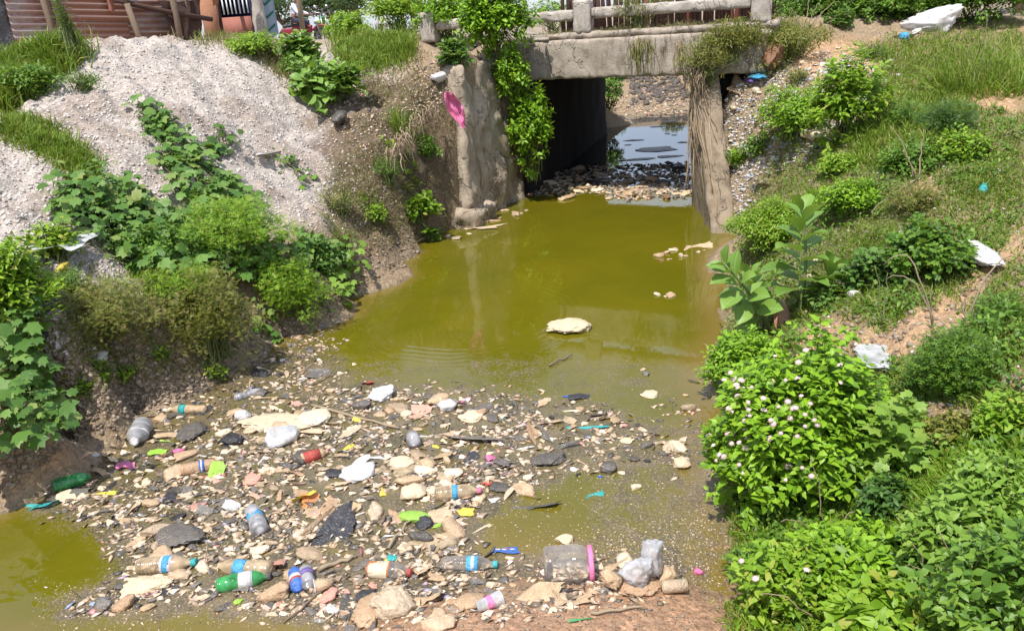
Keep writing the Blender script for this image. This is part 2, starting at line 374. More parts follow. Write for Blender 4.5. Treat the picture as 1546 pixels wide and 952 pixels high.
def leafmat(name, stops, transl=.35, rough=.45, vein=False):
    b = NB(name); f = b.math('FRACT', b.math('ADD', b.attr('var'), b.rnd()))
    c = b.ramp(f, stops)
    n = b.noise(9, 3, vec=b.pos()); c = b.mix(b.math('MULTIPLY', n, .35), c, b.mix(1.0, c, (.55, .6, .35), 'MULTIPLY'))
    if vein:
        sx = b.n('ShaderNodeSeparateXYZ'); b.l(b.objc(), sx.inputs[0]); ax = b.math('ABSOLUTE', sx.outputs[0])
        v = b.math('LESS_THAN', ax, .018)
        vv = b.math('ADD', b.math('MULTIPLY', sx.outputs[1], 7.0), b.math('MULTIPLY', ax, -5.0)); v2 = b.math('LESS_THAN', b.math('FRACT', vv), .08)
        c = b.mix(b.math('MULTIPLY', b.math('MAXIMUM', v, v2), .55), c, (.32, .42, .16))
    p = b.bsdf(c, rough, Specular_IOR_Level=.35); t = b.n('ShaderNodeBsdfTranslucent'); b.l(b.mix(.5, c, (.25, .35, .02)), t.inputs[0])
    return b.done(b.add(p, t.outputs[0], transl))
def plain(name, c, rough=.7, dirt=.25, bs=.2, scale=14, **k):
    b = NB(name); n = b.noise(scale, 5, .6, b.pos())
    cc = b.mix(b.math('MULTIPLY', n, dirt * 2), c, tuple(x * .45 + .02 for x in c)); return b.done(b.bsdf(cc, rough, b.bump(n, bs, .01), **k))
M = {}
# greens
G = {'lantana': [(0,(.11,.23,.014)),(.35,(.22,.41,.024)),(.75,(.32,.53,.035)),(1,(.13,.24,.018))],
 'bright': [(0,(.14,.28,.016)),(.5,(.26,.44,.034)),(.9,(.36,.52,.06)),(1,(.42,.4,.08))],
 'mid': [(0,(.06,.14,.016)),(.5,(.125,.25,.03)),(1,(.21,.34,.045))],
 'dark': [(0,(.035,.085,.015)),(.5,(.065,.15,.025)),(1,(.1,.2,.035))],
 'olive': [(0,(.11,.14,.02)),(.4,(.2,.22,.035)),(.75,(.27,.26,.06)),(1,(.33,.25,.1))],
 'gourd': [(0,(.07,.16,.03)),(.4,(.12,.24,.045)),(.8,(.18,.31,.07)),(1,(.27,.33,.09))],
 'pale': [(0,(.17,.3,.04)),(.5,(.25,.42,.06)),(1,(.34,.48,.1))],
 'calo': [(0,(.13,.25,.035)),(.5,(.19,.34,.055)),(1,(.27,.42,.08))],
 'grass': [(0,(.1,.18,.018)),(.45,(.19,.31,.03)),(.8,(.28,.36,.05)),(1,(.33,.29,.1))],
 'drygrass': [(0,(.2,.17,.07)),(.5,(.3,.25,.12)),(1,(.38,.31,.18))],
 'far': [(0,(.035,.07,.035)),(.5,(.055,.11,.045)),(1,(.08,.14,.05))]}
for k, v in G.items(): M[k] = leafmat('leaf_' + k, v, vein=(k == 'calo'), transl=.42 if k in ('bright', 'pale') else .33)
M['stem'] = plain('green_stem', (.16, .2, .06), .6); M['twig'] = plain('dry_twig', (.33, .25, .16), .85); M['wood'] = plain('weathered_wood', (.22, .15, .1), .85, .4, .5, 30)
M['petal'] = plain('pale_petal', (.8, .6, .6), .6, .1); b = NB('dry_root'); M['root'] = b.done(b.bsdf(b.ramp(b.attr('var'), [(0, (.12, .085, .05)), (.5, (.26, .19, .12)), (1, (.42, .32, .21))]), .9))
# ground
b = NB('bank_soil'); c = b.attr('rgb', 'Color'); p = b.pos()
f1 = b.noise(26, 6, .65, p); f2 = b.noise(120, 3, .6, p); v = b.voro(55, vec=p); vc = b.voro(55, vec=p, out='Color'); v3 = b.voro(170, vec=p, out='Color')
cc = b.mix(b.ramp(f1, [(.3, 0.0), (.7, 1.0)]), b.mix(1.0, c, (.66, .62, .6), 'MULTIPLY'), b.mix(1.0, c, (1.3, 1.28, 1.25), 'MULTIPLY'))
sp = b.n('ShaderNodeSeparateColor'); b.l(vc, sp.inputs[0]); sp3 = b.n('ShaderNodeSeparateColor'); b.l(v3, sp3.inputs[0])
cc = b.mix(b.ramp(sp.outputs[0], [(.82, 0.0), (.9, .6)]), cc, b.mix(1.0, cc, (1.5, 1.45, 1.4), 'MULTIPLY'))
cc = b.mix(b.ramp(sp3.outputs[1], [(.72, 0.0), (.95, .55)]), cc, b.mix(1.0, cc, (.35, .32, .32), 'MULTIPLY'))
h = b.math('ADD', b.math('MULTIPLY', v, -.7), b.math('ADD', b.math('MULTIPLY', f1, 1.6), b.math('MULTIPLY', f2, .6)))
wet = b.attr('wet'); M['soil'] = b.done(b.bsdf(cc, b.math('SUBTRACT', .95, b.math('MULTIPLY', wet, .5)), b.bump(h, .7, .012)))
# water
b = NB('murky_water'); p = b.pos(); sh = b.attr('shallow'); scum = b.attr('scum')
c = b.mix(sh, (.094, .088, .0045), (.16, .11, .03))
fn = b.noise(1.3, 4, .6, p, .6); c = b.mix(b.ramp(fn, [(.35, 0.0), (.7, .6)]), c, (.14, .112, .006))
sn = b.noise(9, 6, .7, p, 1.2); sk = b.noise(75, 4, .75, p); s1 = b.math('ADD', scum, b.math('MULTIPLY', b.math('SUBTRACT', sn, .5), 1.3))
sm = b.ramp(s1, [(.42, 0.0), (.7, 1.0)]); spk = b.math('MULTIPLY', b.ramp(sk, [(.5, 0.0), (.58, 1.0)]), b.ramp(s1, [(.3, 0.0), (.55, 1.0)]))
scol = b.mix(b.ramp(b.noise(6, 4, .6, p), [(.35, 0.0), (.65, 1.0)]), (.055, .046, .034), (.15, .115, .075))
c = b.mix(b.math('MULTIPLY', sm, .88), c, scol); c = b.mix(b.math('MULTIPLY', spk, .45), c, (.3, .23, .12))
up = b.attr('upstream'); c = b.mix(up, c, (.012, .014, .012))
ct = b.n('ShaderNodeVectorMath', operation='SUBTRACT'); b.l(p, ct.inputs[0]); ct.inputs[1].default_value = tuple(atz(700, 478)); ct.inputs[1].default_value[2] = 0
ln = b.n('ShaderNodeVectorMath', operation='LENGTH'); b.l(ct.outputs[0], ln.inputs[0]); r_ = b.math('ADD', ln.outputs['Value'], b.math('MULTIPLY', b.noise(2.2, 2, vec=p), .12))
ring = b.math('MULTIPLY', b.math('SINE', b.math('MULTIPLY', r_, 100.0)), b.ramp(r_, [(.62, 0.0), (.74, .8), (.93, .6), (1.0, 0.0)]))
wn = b.n('ShaderNodeMapping'); wn.inputs['Scale'].default_value = (1, .55, 1); b.l(p, wn.inputs[0])
hh = b.math('ADD', b.math('MULTIPLY', ring, .55), b.math('ADD', b.math('MULTIPLY', b.noise(5, 3, .5, wn.outputs[0]), 1.2), b.math('MULTIPLY', b.noise(40, 2, .5, wn.outputs[0]), .12)))
hh = b.math('ADD', hh, b.math('MULTIPLY', spk, .5))
rg = b.math('ADD', .02, b.math('ADD', b.math('MULTIPLY', sm, .22), b.math('MULTIPLY', spk, .3)))
M['water'] = b.done(b.bsdf(c, rg, b.bump(hh, .3, .0022), IOR=b.math('ADD', 1.42, b.math('MULTIPLY', up, 1.2))))
# concrete
def concrete(name, c1, c2, c3, bs=.5):
    b = NB(name); p = b.objc(); mp = b.n('ShaderNodeMapping'); mp.inputs['Scale'].default_value = (1, 1, .25); b.l(p, mp.inputs[0])
    a = b.noise(5, 7, .7, p); s_ = b.noise(9, 5, .65, mp.outputs[0]); fine = b.noise(90, 3, .6, p)
    c = b.mix(b.ramp(a, [(.3, 0.0), (.62, 1.0)]), c1, c2); c = b.mix(b.ramp(s_, [(.52, 0.0), (.72, .85)]), c, c3)
    cr = b.ramp(b.noise(1.7, 5, .6, p, .4), [(.492, 0.0), (.5, 1.0), (.508, 0.0)]); c = b.mix(b.math('MULTIPLY', cr, .4), c, (.06, .05, .04))
    c = b.mix(b.ramp(fine, [(.55, 0.0), (.75, .5)]), c, b.mix(1.0, c, (.5, .47, .44), 'MULTIPLY'))
    h = b.math('ADD', b.math('ADD', a, b.math('MULTIPLY', fine, .25)), b.math('MULTIPLY', cr, -.5))
    return b.done(b.bsdf(c, .92, b.bump(h, bs, .02)))
M['conc'] = concrete('aged_concrete', (.27, .22, .17), (.4, .34, .28), (.12, .09, .065), .9)
M['wallc'] = concrete('eroded_wall', (.27, .21, .15), (.44, .36, .27), (.1, .075, .045), 1.0); M['rightwall'] = concrete('fibrous_wall', (.16, .115, .075), (.29, .23, .16), (.08, .055, .035), 1.0); M['shadewall'] = concrete('shade_painted_wall', (.07, .05, .03), (.13, .095, .06), (.04, .035, .015), 1.0)  # last of these walls is coloured dark to stand for the recess's shade
M['concp'] = concrete('painted_rail', (.34, .29, .25), (.46, .41, .36), (.17, .13, .1), .8)
M['black'] = plain('shade_black_concrete', (.016, .013, .011), .95)  # near-black colour paints in the darkness inside the culvert
# corrugated rust
b = NB('rusty_corrugated_iron'); p = b.objc(); mp = b.n('ShaderNodeMapping'); mp.inputs['Scale'].default_value = (.35, 1, 2.2); b.l(p, mp.inputs[0])
a = b.noise(2.2, 6, .7, mp.outputs[0]); f = b.noise(30, 4, .6, p); z = b.attr('var')
c = b.mix(b.ramp(b.math('ADD', a, b.math('MULTIPLY', b.rnd(), .16)), [(.38, 0.0), (.58, 1.0)]), (.36, .3, .28), (.27, .1, .05)); c = b.mix(b.ramp(f, [(.5, 0.0), (.75, .7)]), c, (.13, .05, .03))
c = b.mix(b.math('MULTIPLY', z, .35), c, (.45, .4, .38)); M['rust'] = b.done(b.bsdf(c, .75, b.bump(f, .2, .01), Metallic=.15))
# plastics
def ramped(name, stops, rough=.45, dirt=.4, dc=(.2, .15, .09), transl=.15, spec=.5):
    b = NB(name); f = b.math('FRACT', b.math('ADD', b.attr('var'), b.rnd())); c = b.ramp(f, stops); p = b.pos()
    n = b.noise(30, 6, .7, p); c = b.mix(b.ramp(n, [(.42, 0.0), (.72, dirt)]), c, dc)
    sz = b.n('ShaderNodeSeparateXYZ'); b.l(p, sz.inputs[0])
    wr_n = b.math('ABSOLUTE', b.math('SUBTRACT', b.noise(24, 4, .6, p, 1.4), .5)); h = b.math('ADD', b.math('MULTIPLY', n, .6), b.math('MULTIPLY', wr_n, -3.0))
    s = b.bsdf(c, rough, b.bump(h, .6, .011), Specular_IOR_Level=spec); t = b.n('ShaderNodeBsdfTranslucent'); b.l(c, t.inputs[0])
    return b.done(b.add(s, t.outputs[0], transl))
M['tan'] = ramped('muddy_tan_plastic', [(0,(.5,.35,.2)),(.2,(.64,.46,.29)),(.4,(.5,.32,.19)),(.6,(.72,.54,.36)),(.8,(.38,.27,.17)),(1,(.7,.56,.4))], rough=.32)
M['cream'] = ramped('cream_plastic', [(0,(.72,.57,.38)),(.5,(.76,.62,.44)),(1,(.78,.67,.5))], dirt=.25)
M['grey'] = ramped('wet_grey_film', [(0,(.07,.065,.062)),(.4,(.16,.145,.135)),(.7,(.1,.09,.085)),(1,(.24,.22,.2))], rough=.25, dirt=.6, spec=.6)
M['white'] = ramped('white_plastic', [(0,(.72,.7,.7)),(1,(.8,.77,.76))], dirt=.2, dc=(.45,.36,.27), transl=.25)
M['blackp'] = ramped('black_plastic', [(0,(.018,.018,.022)),(1,(.035,.034,.04))], rough=.3, dirt=.4, dc=(.1,.085,.07), transl=.02)
for nm, cc_ in dict(pink=(.82,.2,.42), red=(.55,.06,.04), blue=(.03,.16,.6), teal=(.02,.42,.42), green=(.05,.34,.1), lime=(.35,.62,.06), yellow=(.78,.62,.06), orange=(.75,.26,.08), purple=(.2,.12,.45), skyb=(.06,.42,.75), salmon=(.7,.33,.24), brown=(.28,.13,.06)).items():
    M[nm] = ramped(nm + '_plastic', [(0, cc_), (.5, tuple(x * .8 + .03 for x in cc_)), (1, tuple(min(1, x * 1.1 + .03) for x in cc_))], dirt=.3)
def clear(name, tint, op=.35, rough=.12):
    b = NB(name); n = b.noise(18, 5, .65, b.pos()); tr = b.n('ShaderNodeBsdfTransparent'); tr.inputs[0].default_value = (*[min(1, .55 + x) for x in tint], 1)
    d = b.bsdf(tint, rough, b.bump(n, .3, .004), Specular_IOR_Level=.8); fr = b.n('ShaderNodeFresnel'); fr.inputs[0].default_value = 1.5
    f = b.math('MINIMUM', b.math('ADD', b.math('MULTIPLY', b.ramp(n, [(.35, .5), (.7, 1.5)]), op), b.math('MULTIPLY', fr.outputs[0], 1.2)), 1.0)
    return b.done(b.add(tr.outputs[0], d, f))
M['clear'] = clear('clear_plastic', (.6, .55, .5), .17); M['clearfilm'] = clear('clear_film', (.66, .66, .68), .5, .2)
M['clearbrown'] = clear('muddy_clear_plastic', (.5, .38, .24), .6, .2); M['cleargreen'] = clear('green_bottle_plastic', (.05, .32, .09), .65, .12)
M['cleargrey'] = clear('grey_bottle_plastic', (.36, .35, .36), .75, .2)
M['skin'] = plain('brown_skin', (.2, .1, .06), .6, .05, 0); M['hair'] = plain('black_hair', (.012, .01, .01), .7, .1); M['shirt'] = plain('white_blue_shirt', (.7, .7, .85), .8, .15)
M['trouser'] = plain('dark_trousers', (.02, .02, .045), .8); M['tyre'] = plain('tyre_rubber', (.03, .03, .03), .8); M['metal'] = plain('dull_metal', (.4, .4, .42), .35, .3, Metallic=.8)
M['redpaint'] = plain('red_paint', (.24, .012, .025), .55, .2); M['navy'] = plain('navy_paint', (.03, .05, .14), .5, .3); M['whitep'] = plain('white_paint', (.75, .76, .8), .5, .15)
M['darkwood'] = plain('dark_brown_wood', (.07, .03, .02), .9, .3, .4, 30); M['redwood'] = plain('faded_red_wood', (.38, .14, .1), .85, .35, .4, 30); M['bark'] = plain('orange_brown_bark', (.38, .17, .09), .9, .4, .7, 20)
M['cloth'] = plain('pale_blue_cloth', (.5, .6, .68), .9, .1); M['greencl'] = plain('green_print', (.05, .22, .14), .9, .1)
b = NB('small_stones'); c = b.ramp(b.attr('var'), [(0,(.42,.37,.33)),(.3,(.56,.51,.48)),(.6,(.68,.64,.61)),(.8,(.5,.42,.35)),(.93,(.25,.21,.19)),(1,(.74,.72,.7))]); M['stone'] = b.done(b.bsdf(c, .9, b.bump(b.noise(90, 3, .6, b.pos()), .4, .004)))
b = NB('soil_clods'); c = b.ramp(b.attr('var'), [(0,(.13,.095,.065)),(.5,(.24,.185,.13)),(1,(.36,.29,.21))]); M['clod'] = b.done(b.bsdf(c, .95, b.bump(b.noise(70, 4, .7, b.pos()), .6, .006)))
M['darkrock'] = plain('dark_rock', (.12, .1, .085), .9, .3, .5, 20)
b = NB('mixed_litter_bits'); c = b.ramp(b.attr('var'), [(0,(.62,.47,.32)),(.18,(.4,.28,.18)),(.34,(.64,.51,.37)),(.46,(.2,.14,.09)),(.6,(.1,.09,.08)),(.72,(.19,.17,.15)),(.84,(.46,.31,.2)),(.95,(.66,.56,.46)),(.98,(.6,.25,.2)),(1,(.2,.3,.45))]); M['bits'] = b.done(b.bsdf(c, .33, b.bump(b.noise(70, 4, .7, b.pos()), .4, .004)))
b = NB('bank_rubbish_bits'); c = b.ramp(b.attr('var'), [(0,(.7,.66,.62)),(.3,(.5,.42,.34)),(.5,(.78,.77,.77)),(.65,(.3,.26,.23)),(.8,(.62,.55,.47)),(.9,(.25,.4,.6)),(1,(.7,.4,.36))]); M['bits2'] = b.done(b.bsdf(c, .6, b.bump(b.noise(70, 4, .7, b.pos()), .4, .004)))

# ------------------------------------------------------------------ the ground sheet
def blend(a, b_, t): return a * (1 - t[..., None]) + np.array(b_) * t[..., None]
tint = np.broadcast_to(np.array([.27, .2, .125]), GX.shape + (3,)).copy()
tint = blend(tint, (.24, .185, .13), leftm * sstep(.45, .05, GZ + .1 * n2))                       # brown soil of the left shore
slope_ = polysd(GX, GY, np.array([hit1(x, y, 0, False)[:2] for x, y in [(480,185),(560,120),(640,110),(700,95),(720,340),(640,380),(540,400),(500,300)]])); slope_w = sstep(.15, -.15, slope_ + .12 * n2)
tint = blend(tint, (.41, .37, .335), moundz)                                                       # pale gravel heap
tint = blend(tint, (.15, .11, .075), slope_w); tint = blend(tint, (.085, .06, .04), slope_w * sstep(.1, .5, n2 + .5 * n3) * .8)  # brown slope soil, darkened further to put the bank's shadow into its colour
tint = blend(tint, (.27, .22, .18), moundz * sstep(.0, .6, n2 * .7 + n1 * .5) * .75)
tint = blend(tint, (.36, .23, .13), (1 - leftm) * sstep(.2, .6, n1 + .3 * n2) * sstep(0, .2, GZ) * .8)    # orange soil patches
mudz = sstep(2.85, 2.4, GY + .25 * n2 * 1) * sstep(-1.6, -.5, GX) * sstep(1.2, .9, GX)
tint = blend(tint, (.33, .2, .12), mudz); tint = blend(tint, (.1, .085, .04), tz * .8)
rightm = sstep(.05, .4, GX - wr_x) * sstep(9.5, 8, GY); tint = blend(tint, (.1, .12, .04), rightm * sstep(-.5, .3, n2 + .7 * fbm(P2 * 1.4, 3, 41)) * sstep(7.8, 6.2, GY + .5 * n1) * .75)
tint = blend(tint, (.3, .25, .19), sstep(9, 11, GY) * sstep(.8, 1.2, GZ) * .7)
BARE = [[(1180,540),(1250,470),(1330,500),(1440,450),(1520,360),(1546,335),(1546,380),(1450,470),(1520,470),(1400,560),(1290,540)], [(1360,620),(1450,600),(1490,640),(1420,675),(1370,650)], [(1490,575),(1546,540),(1546,600),(1500,605)], [(1350,305),(1400,270),(1425,290),(1370,325)], [(1460,140),(1546,128),(1546,172),(1480,168)], [(1195,75),(1300,70),(1340,105),(1270,140),(1180,130)], [(1370,780),(1420,820),(1400,870),(1350,840)]]
BAREW = [np.array([hit1(x, y, 0, False)[:2] for x, y in q]) for q in BARE]
def bare(x, y, soft=.06):
    x = np.asarray(x, float); m_ = np.zeros(x.shape)
    for q in BAREW: m_ = np.maximum(m_, sstep(soft, -soft, polysd(x, y, q)))
    return m_
bm_ = np.zeros(GX.shape); cm = (GX > 1) & (GX < 7) & (GY > 1) & (GY < 12); bm_[cm] = bare(GX[cm] + .06 * n3[cm], GY[cm] + .06 * n2[cm], .1); tint = blend(tint, (.42, .27, .155), bm_ * .9)
nx, ny = len(XS), len(YS); V = np.stack([GX, GY, GZ], -1).reshape(-1, 3)
I = (np.arange(ny - 1)[:, None] * nx + np.arange(nx - 1)[None]).ravel(); F = np.stack([I, I + 1, I + nx + 1, I + nx], -1)
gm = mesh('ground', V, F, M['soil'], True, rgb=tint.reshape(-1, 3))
wa = gm.attributes.new('wet', 'FLOAT', 'POINT'); wa.data.foreach_set('value', np.clip(sstep(.09, .0, GZ) + .4 * mudz, 0, 1).ravel().astype(np.float32))
tag(obj('ground', gm), kind='structure')

# ------------------------------------------------------------------ water
RAFT = [(60,765),(130,700),(190,655),(260,612),(330,590),(400,545),(470,530),(540,580),(600,590),(690,600),(850,610),(960,640),(1045,690),(950,700),(850,705),(790,735),(730,770),(705,830),(640,855),(520,830),(430,840),(300,865),(180,850),(150,790)]
LOW = [(90,925),(180,880),(340,875),(430,845),(560,850),(700,850),(860,850),(1010,850),(1030,890),(900,915),(780,925),(700,940),(560,945),(430,925),(300,915)]
wx = np.arange(-4.2, 8.01, .06); wy = np.arange(1.3, 19.01, .06); WX, WY = np.meshgrid(wx, wy); dep = -ground(WX, WY)
def project(x, y, z):
    d = np.stack([x, y, z - CZ], -1); yc = d[..., 1] * math.sin(PITCH) + d[..., 2] * math.cos(PITCH); zc = d[..., 1] * math.cos(PITCH) - d[..., 2] * math.sin(PITCH)
    u = d[..., 0] / zc * FPX; v = yc / zc * FPX; c, s = math.cos(ROLL), math.sin(ROLL)
    return u * c - v * s + IW / 2, IH / 2 - (u * s + v * c)
def near_poly(px, py, poly, soft):
    m = inpoly(px.ravel(), py.ravel(), poly).reshape(px.shape).astype(float); p_ = np.array(poly + poly[:1], float); dm = np.full(px.shape, 1e9)
    for a_, b_ in zip(p_[:-1], p_[1:]):
        t = np.clip(((px - a_[0]) * (b_[0] - a_[0]) + (py - a_[1]) * (b_[1] - a_[1])) / (np.sum((b_ - a_) ** 2) + 1e-9), 0, 1)
        dm = np.minimum(dm, np.hypot(px - a_[0] - t * (b_[0] - a_[0]), py - a_[1] - t * (b_[1] - a_[1])))
    return np.where(m > 0, 1, np.clip(1 - dm / soft, 0, 1))
qx, qy = project(WX, WY, np.zeros_like(WX))
sc_ = np.maximum(.68 * near_poly(qx, qy, RAFT, 60), .8 * near_poly(qx, qy, LOW, 45))
sc_ = np.maximum(sc_, .55 * near_poly(qx, qy, [(860,860),(950,700),(1060,640),(1090,800),(1060,880)], 60)); sc_ = np.maximum(sc_, .45 * near_poly(qx, qy, [(480,560),(700,590),(1000,600),(1040,560),(900,545),(600,545)], 30))
sc_ = np.where(WY > 9, 0, sc_)
V = np.stack([WX, WY, np.zeros_like(WX)], -1).reshape(-1, 3); nx = len(wx); I = (np.arange(len(wy) - 1)[:, None] * nx + np.arange(nx - 1)[None]).ravel()
wm = mesh('water', V, np.stack([I, I + 1, I + nx + 1, I + nx], -1), M['water'], True)
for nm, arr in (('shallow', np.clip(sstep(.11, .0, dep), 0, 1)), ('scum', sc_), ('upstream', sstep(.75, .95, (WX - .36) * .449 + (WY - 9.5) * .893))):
    a_ = wm.attributes.new(nm, 'FLOAT', 'POINT'); a_.data.foreach_set('value', arr.ravel().astype(np.float32))
tag(obj('water', wm), kind='structure')
# ------------------------------------------------------------------ the culvert bridge
BA = np.array([.36, 9.5]); e1 = np.array([.893, -.449]); ea = np.array([.313, .95])
def bmap(V):
    V = np.asarray(V, float); xy = BA + V[:, :1] * e1 + V[:, 1:2] * ea; return np.concatenate([xy, V[:, 2:3]], 1)
bridge = empty('culvert_bridge', (*BA, 0), 'small weathered concrete road bridge with a dark square opening over the water', 'bridge')
def bpart(name, a, b_, mat, res=.07, amp=.012, freq=5, seed=1, edge=.015, par=bridge, label=None):
    V, F = roughbox(a, b_, res, amp, freq, seed, edge); V = bmap(V) - np.array([*BA, 0]); return tag(obj(name, mesh(name, V, F, mat), par), label)
bpart('deck_slab', (-.5, .08, 1.37), (2.7, 5.1, 1.73), M['conc'], .2)
bpart('front_beam', (-.55, -.12, 1.345), (2.7, .08, 1.76), M['conc'], .025, .007, 9, 3, .012)
bpart('kerb', (-.6, -.07, 1.763), (2.8, .2, 1.83), M['conc'], .03, .01, 11, 4, .012)
bpart('back_beam', (-.5, 5.1, 1.345), (2.7, 5.3, 1.8), M['conc'], .15)
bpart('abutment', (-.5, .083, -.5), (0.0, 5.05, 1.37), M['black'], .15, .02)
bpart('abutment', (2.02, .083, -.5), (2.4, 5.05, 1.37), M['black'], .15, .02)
for t in (-1.25, .72, 2.62): bpart('railing_post', (t - .1, -.07, 1.82), (t + .1, .13, 2.16), M['concp'], .03, .005, 12, int(t * 9) + 20, .008)
bpart('top_rail', (-1.15, -.03, 1.955), (.615, .09, 2.065), M['concp'], .025, .006, 14, 31, .012)
bpart('top_rail', (.825, -.03, 1.965), (2.515, .09, 2.075), M['concp'], .025, .006, 14, 32, .012)
bpart('broken_kerb_piece', (.1, -.13, 1.762), (.34, -.08, 1.80), M['concp'], .03, .01)
# wing walls
lw = empty('left_wing_wall', (-.1, 8.6, 0), 'cracked concrete wing wall left of the bridge opening, above the water', 'wall')
a0, a1 = np.array([-.40, 8.02]), np.array([.26, 9.42]); dv = a1 - a0; dn = np.array([-dv[1], dv[0]]) / np.linalg.norm(dv)
V, F = roughbox((0, 0, -.4), (1, .3, 1.66), .05, .05, 3.2, 41, .04)
V0 = V.copy(); t_ = V[:, 0] / 1.0
xy = a0 + V[:, :1] * dv + (V[:, 1:2] + .10 * V[:, 2:3] ) * dn; V = np.concatenate([xy, V[:, 2:3]], 1)
V[:, 0] -= .22 * sstep(.2, 1.6, V[:, 2]) * (1 - t_) * 0
def wallmesh(o, name, V, F, mat, label=None): return tag(obj(name, mesh(name, V - np.array(o.location), F, mat), o), label)
V, F = roughbox((0, 0, -.4), (1.55, .22, 1.62), .05, .0, 3.2, 41, .03); t_ = V[:, 0] / 1.55
t_ = t_ + (1 - t_) * .1 * np.clip(V[:, 2], 0, 2); P = np.concatenate([a0 + t_[:, None] * dv + (V[:, 1:2] + .06 * V[:, 2:3]) * dn, V[:, 2:3]], 1)
P[:, :2] -= dn * (.05 * fbm(P * 4, 4, 44) + .05 * np.abs(vnoise(P * [7, 7, 2.2], 3)) + .03 * (vnoise(P * 6, 8) > .25))[:, None]
wallmesh(lw, 'wall_face', P, F, M['wallc'])
V, F = roughbox((-.06, -.05, -.35), (.5, .2, .16), .04, .05, 7, 47, .05); P = np.concatenate([a0 + V[:, :1] * dv / 1.5 + V[:, 1:2] * dn - dn * .06, V[:, 2:3]], 1); wallmesh(lw, 'broken_footing', P, F, M['wallc'])
rw2 = empty('shaded_retaining_wall', (-.75, 7.85, 0), 'retaining wall with shade painted into its dark colour, in the recess below the pink cloth', 'wall')
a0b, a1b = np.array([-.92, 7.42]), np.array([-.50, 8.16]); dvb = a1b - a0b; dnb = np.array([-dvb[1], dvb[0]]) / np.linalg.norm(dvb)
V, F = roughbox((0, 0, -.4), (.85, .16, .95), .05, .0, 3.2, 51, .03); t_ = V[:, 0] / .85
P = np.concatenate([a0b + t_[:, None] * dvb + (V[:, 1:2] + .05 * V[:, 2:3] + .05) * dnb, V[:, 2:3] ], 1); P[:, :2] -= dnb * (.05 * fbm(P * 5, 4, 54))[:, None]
wallmesh(rw2, 'wall_face', P, F, M['shadewall'])
rw = empty('right_wing_wall', (2.1, 7.9, 0), 'worn concrete wing wall right of the bridge opening with roots hanging down it', 'wall')
V, F = roughbox((0, 0, -.4), (.24, 1.0, 1.36), .045, .0, 4, 61, .02)
yn = 7.12 + .93 * np.clip(V[:, 2], -.2, 1.4); yf = 8.62; yy = yn + (yf - yn) * V[:, 1]
xx = 1.93 + (yy - 7.12) * .105 + V[:, 0] + .07 * V[:, 2] * 0
P = np.stack([xx, yy, V[:, 2]], 1); P[:, :2] += (.016 * fbm(P * [6, 6, 4], 4, 64))[:, None] * np.array([1, .6]); wallmesh(rw, 'wall_face', P, F, M['rightwall'])
# hanging roots over the right wing wall
def strands(o, name, starts, n, fall, mat, rad=.006, spread=.12, seed=0, sag=.06, outdir=(-.3, -1, 0)):
    mb = MB(); rs = np.random.default_rng(seed); S = np.array(starts, float)
    for k in range(n):
        u = rs.uniform(0, len(S) - 1); i = int(u); p = S[i] + (S[min(i + 1, len(S) - 1)] - S[i]) * (u - i) + rs.normal(0, .03, 3)
        L = fall * rs.uniform(.45, 1.1); m = 7; q = [p]; d = np.array(outdir) * rs.uniform(.3, 1) + rs.normal(0, spread, 3)
        for j in range(m): 
            d = d * .45 + np.array([0, 0, -1]) * .75 + rs.normal(0, spread * 1.2, 3); q.append(q[-1] + d / (np.linalg.norm(d) + 1e-9) * L / m)
        mb.add(*tube(q, np.linspace(rad, rad * .3, len(q)) * rs.uniform(.5, 1.6), 4), var=rs.random())
    return obj(name, mb.mesh(name, mat), o, loc=tuple(-np.array(o.location)))
hr = empty('hanging_root_mass', (2.1, 8.3, 1.3), 'tangle of dry brown roots hanging over the right wing wall', 'roots')
tag(strands(hr, 'root', [(1.86, 8.4, 1.72), (2.0, 8.25, 1.45), (2.05, 8.1, 1.35)], 95, .36, M['root'], .0042, .25, 5), kind='stuff')
mb = MB(); rs = np.random.default_rng(12)
for k in range(45):
    z0 = rs.uniform(.9, 1.36); zz = np.linspace(z0, rs.uniform(z0 - .9, z0 - .3), 9); yy = 7.12 + .93 * zz; s_ = .08 + .92 * rs.uniform(0, 1) ** 1.3; fx = rs.random() ** .6
    ya = yy + (8.5 - yy) * s_; xa = 1.93 + (ya - 7.12) * .105 - .03 + np.cumsum(rs.normal(0, .012, 9))
    if rs.random() < .12: xa = xa + rs.uniform(0, .1); ya = yy - .03 + rs.normal(0, .012, 9)
    mb.add(*tube(np.stack([xa, ya, zz], 1), np.linspace(.007, .003, 9) * rs.uniform(.4, 1.6), 4), var=rs.random())
o = obj('matted_root', mb.mesh('matted_root', M['root']), hr, loc=tuple(-np.array(hr.location))); tag(o, kind='stuff')
hr2 = empty('dangling_dry_stems', (.35, 9.2, 1.6), 'thin pale dry stems dangling at the left end of the bridge beam', 'roots')
tag(strands(hr2, 'stem', [(.12, 9.25, 1.75), (.42, 9.2, 1.62)], 26, .8, M['twig'], .005, .22, 8), kind='stuff')
hr3 = empty('soil_root_fringe', (-.7, 7.9, 1.2), 'fringe of dark roots under the soil overhang beside the pink cloth', 'roots')
tag(strands(hr3, 'root', [(-1.0, 7.25, .95), (-.85, 7.55, 1.15), (-.6, 7.95, 1.3)], 150, .25, M['root'], .0045, .35, 18, outdir=(.5, -.6, 0)), kind='stuff')

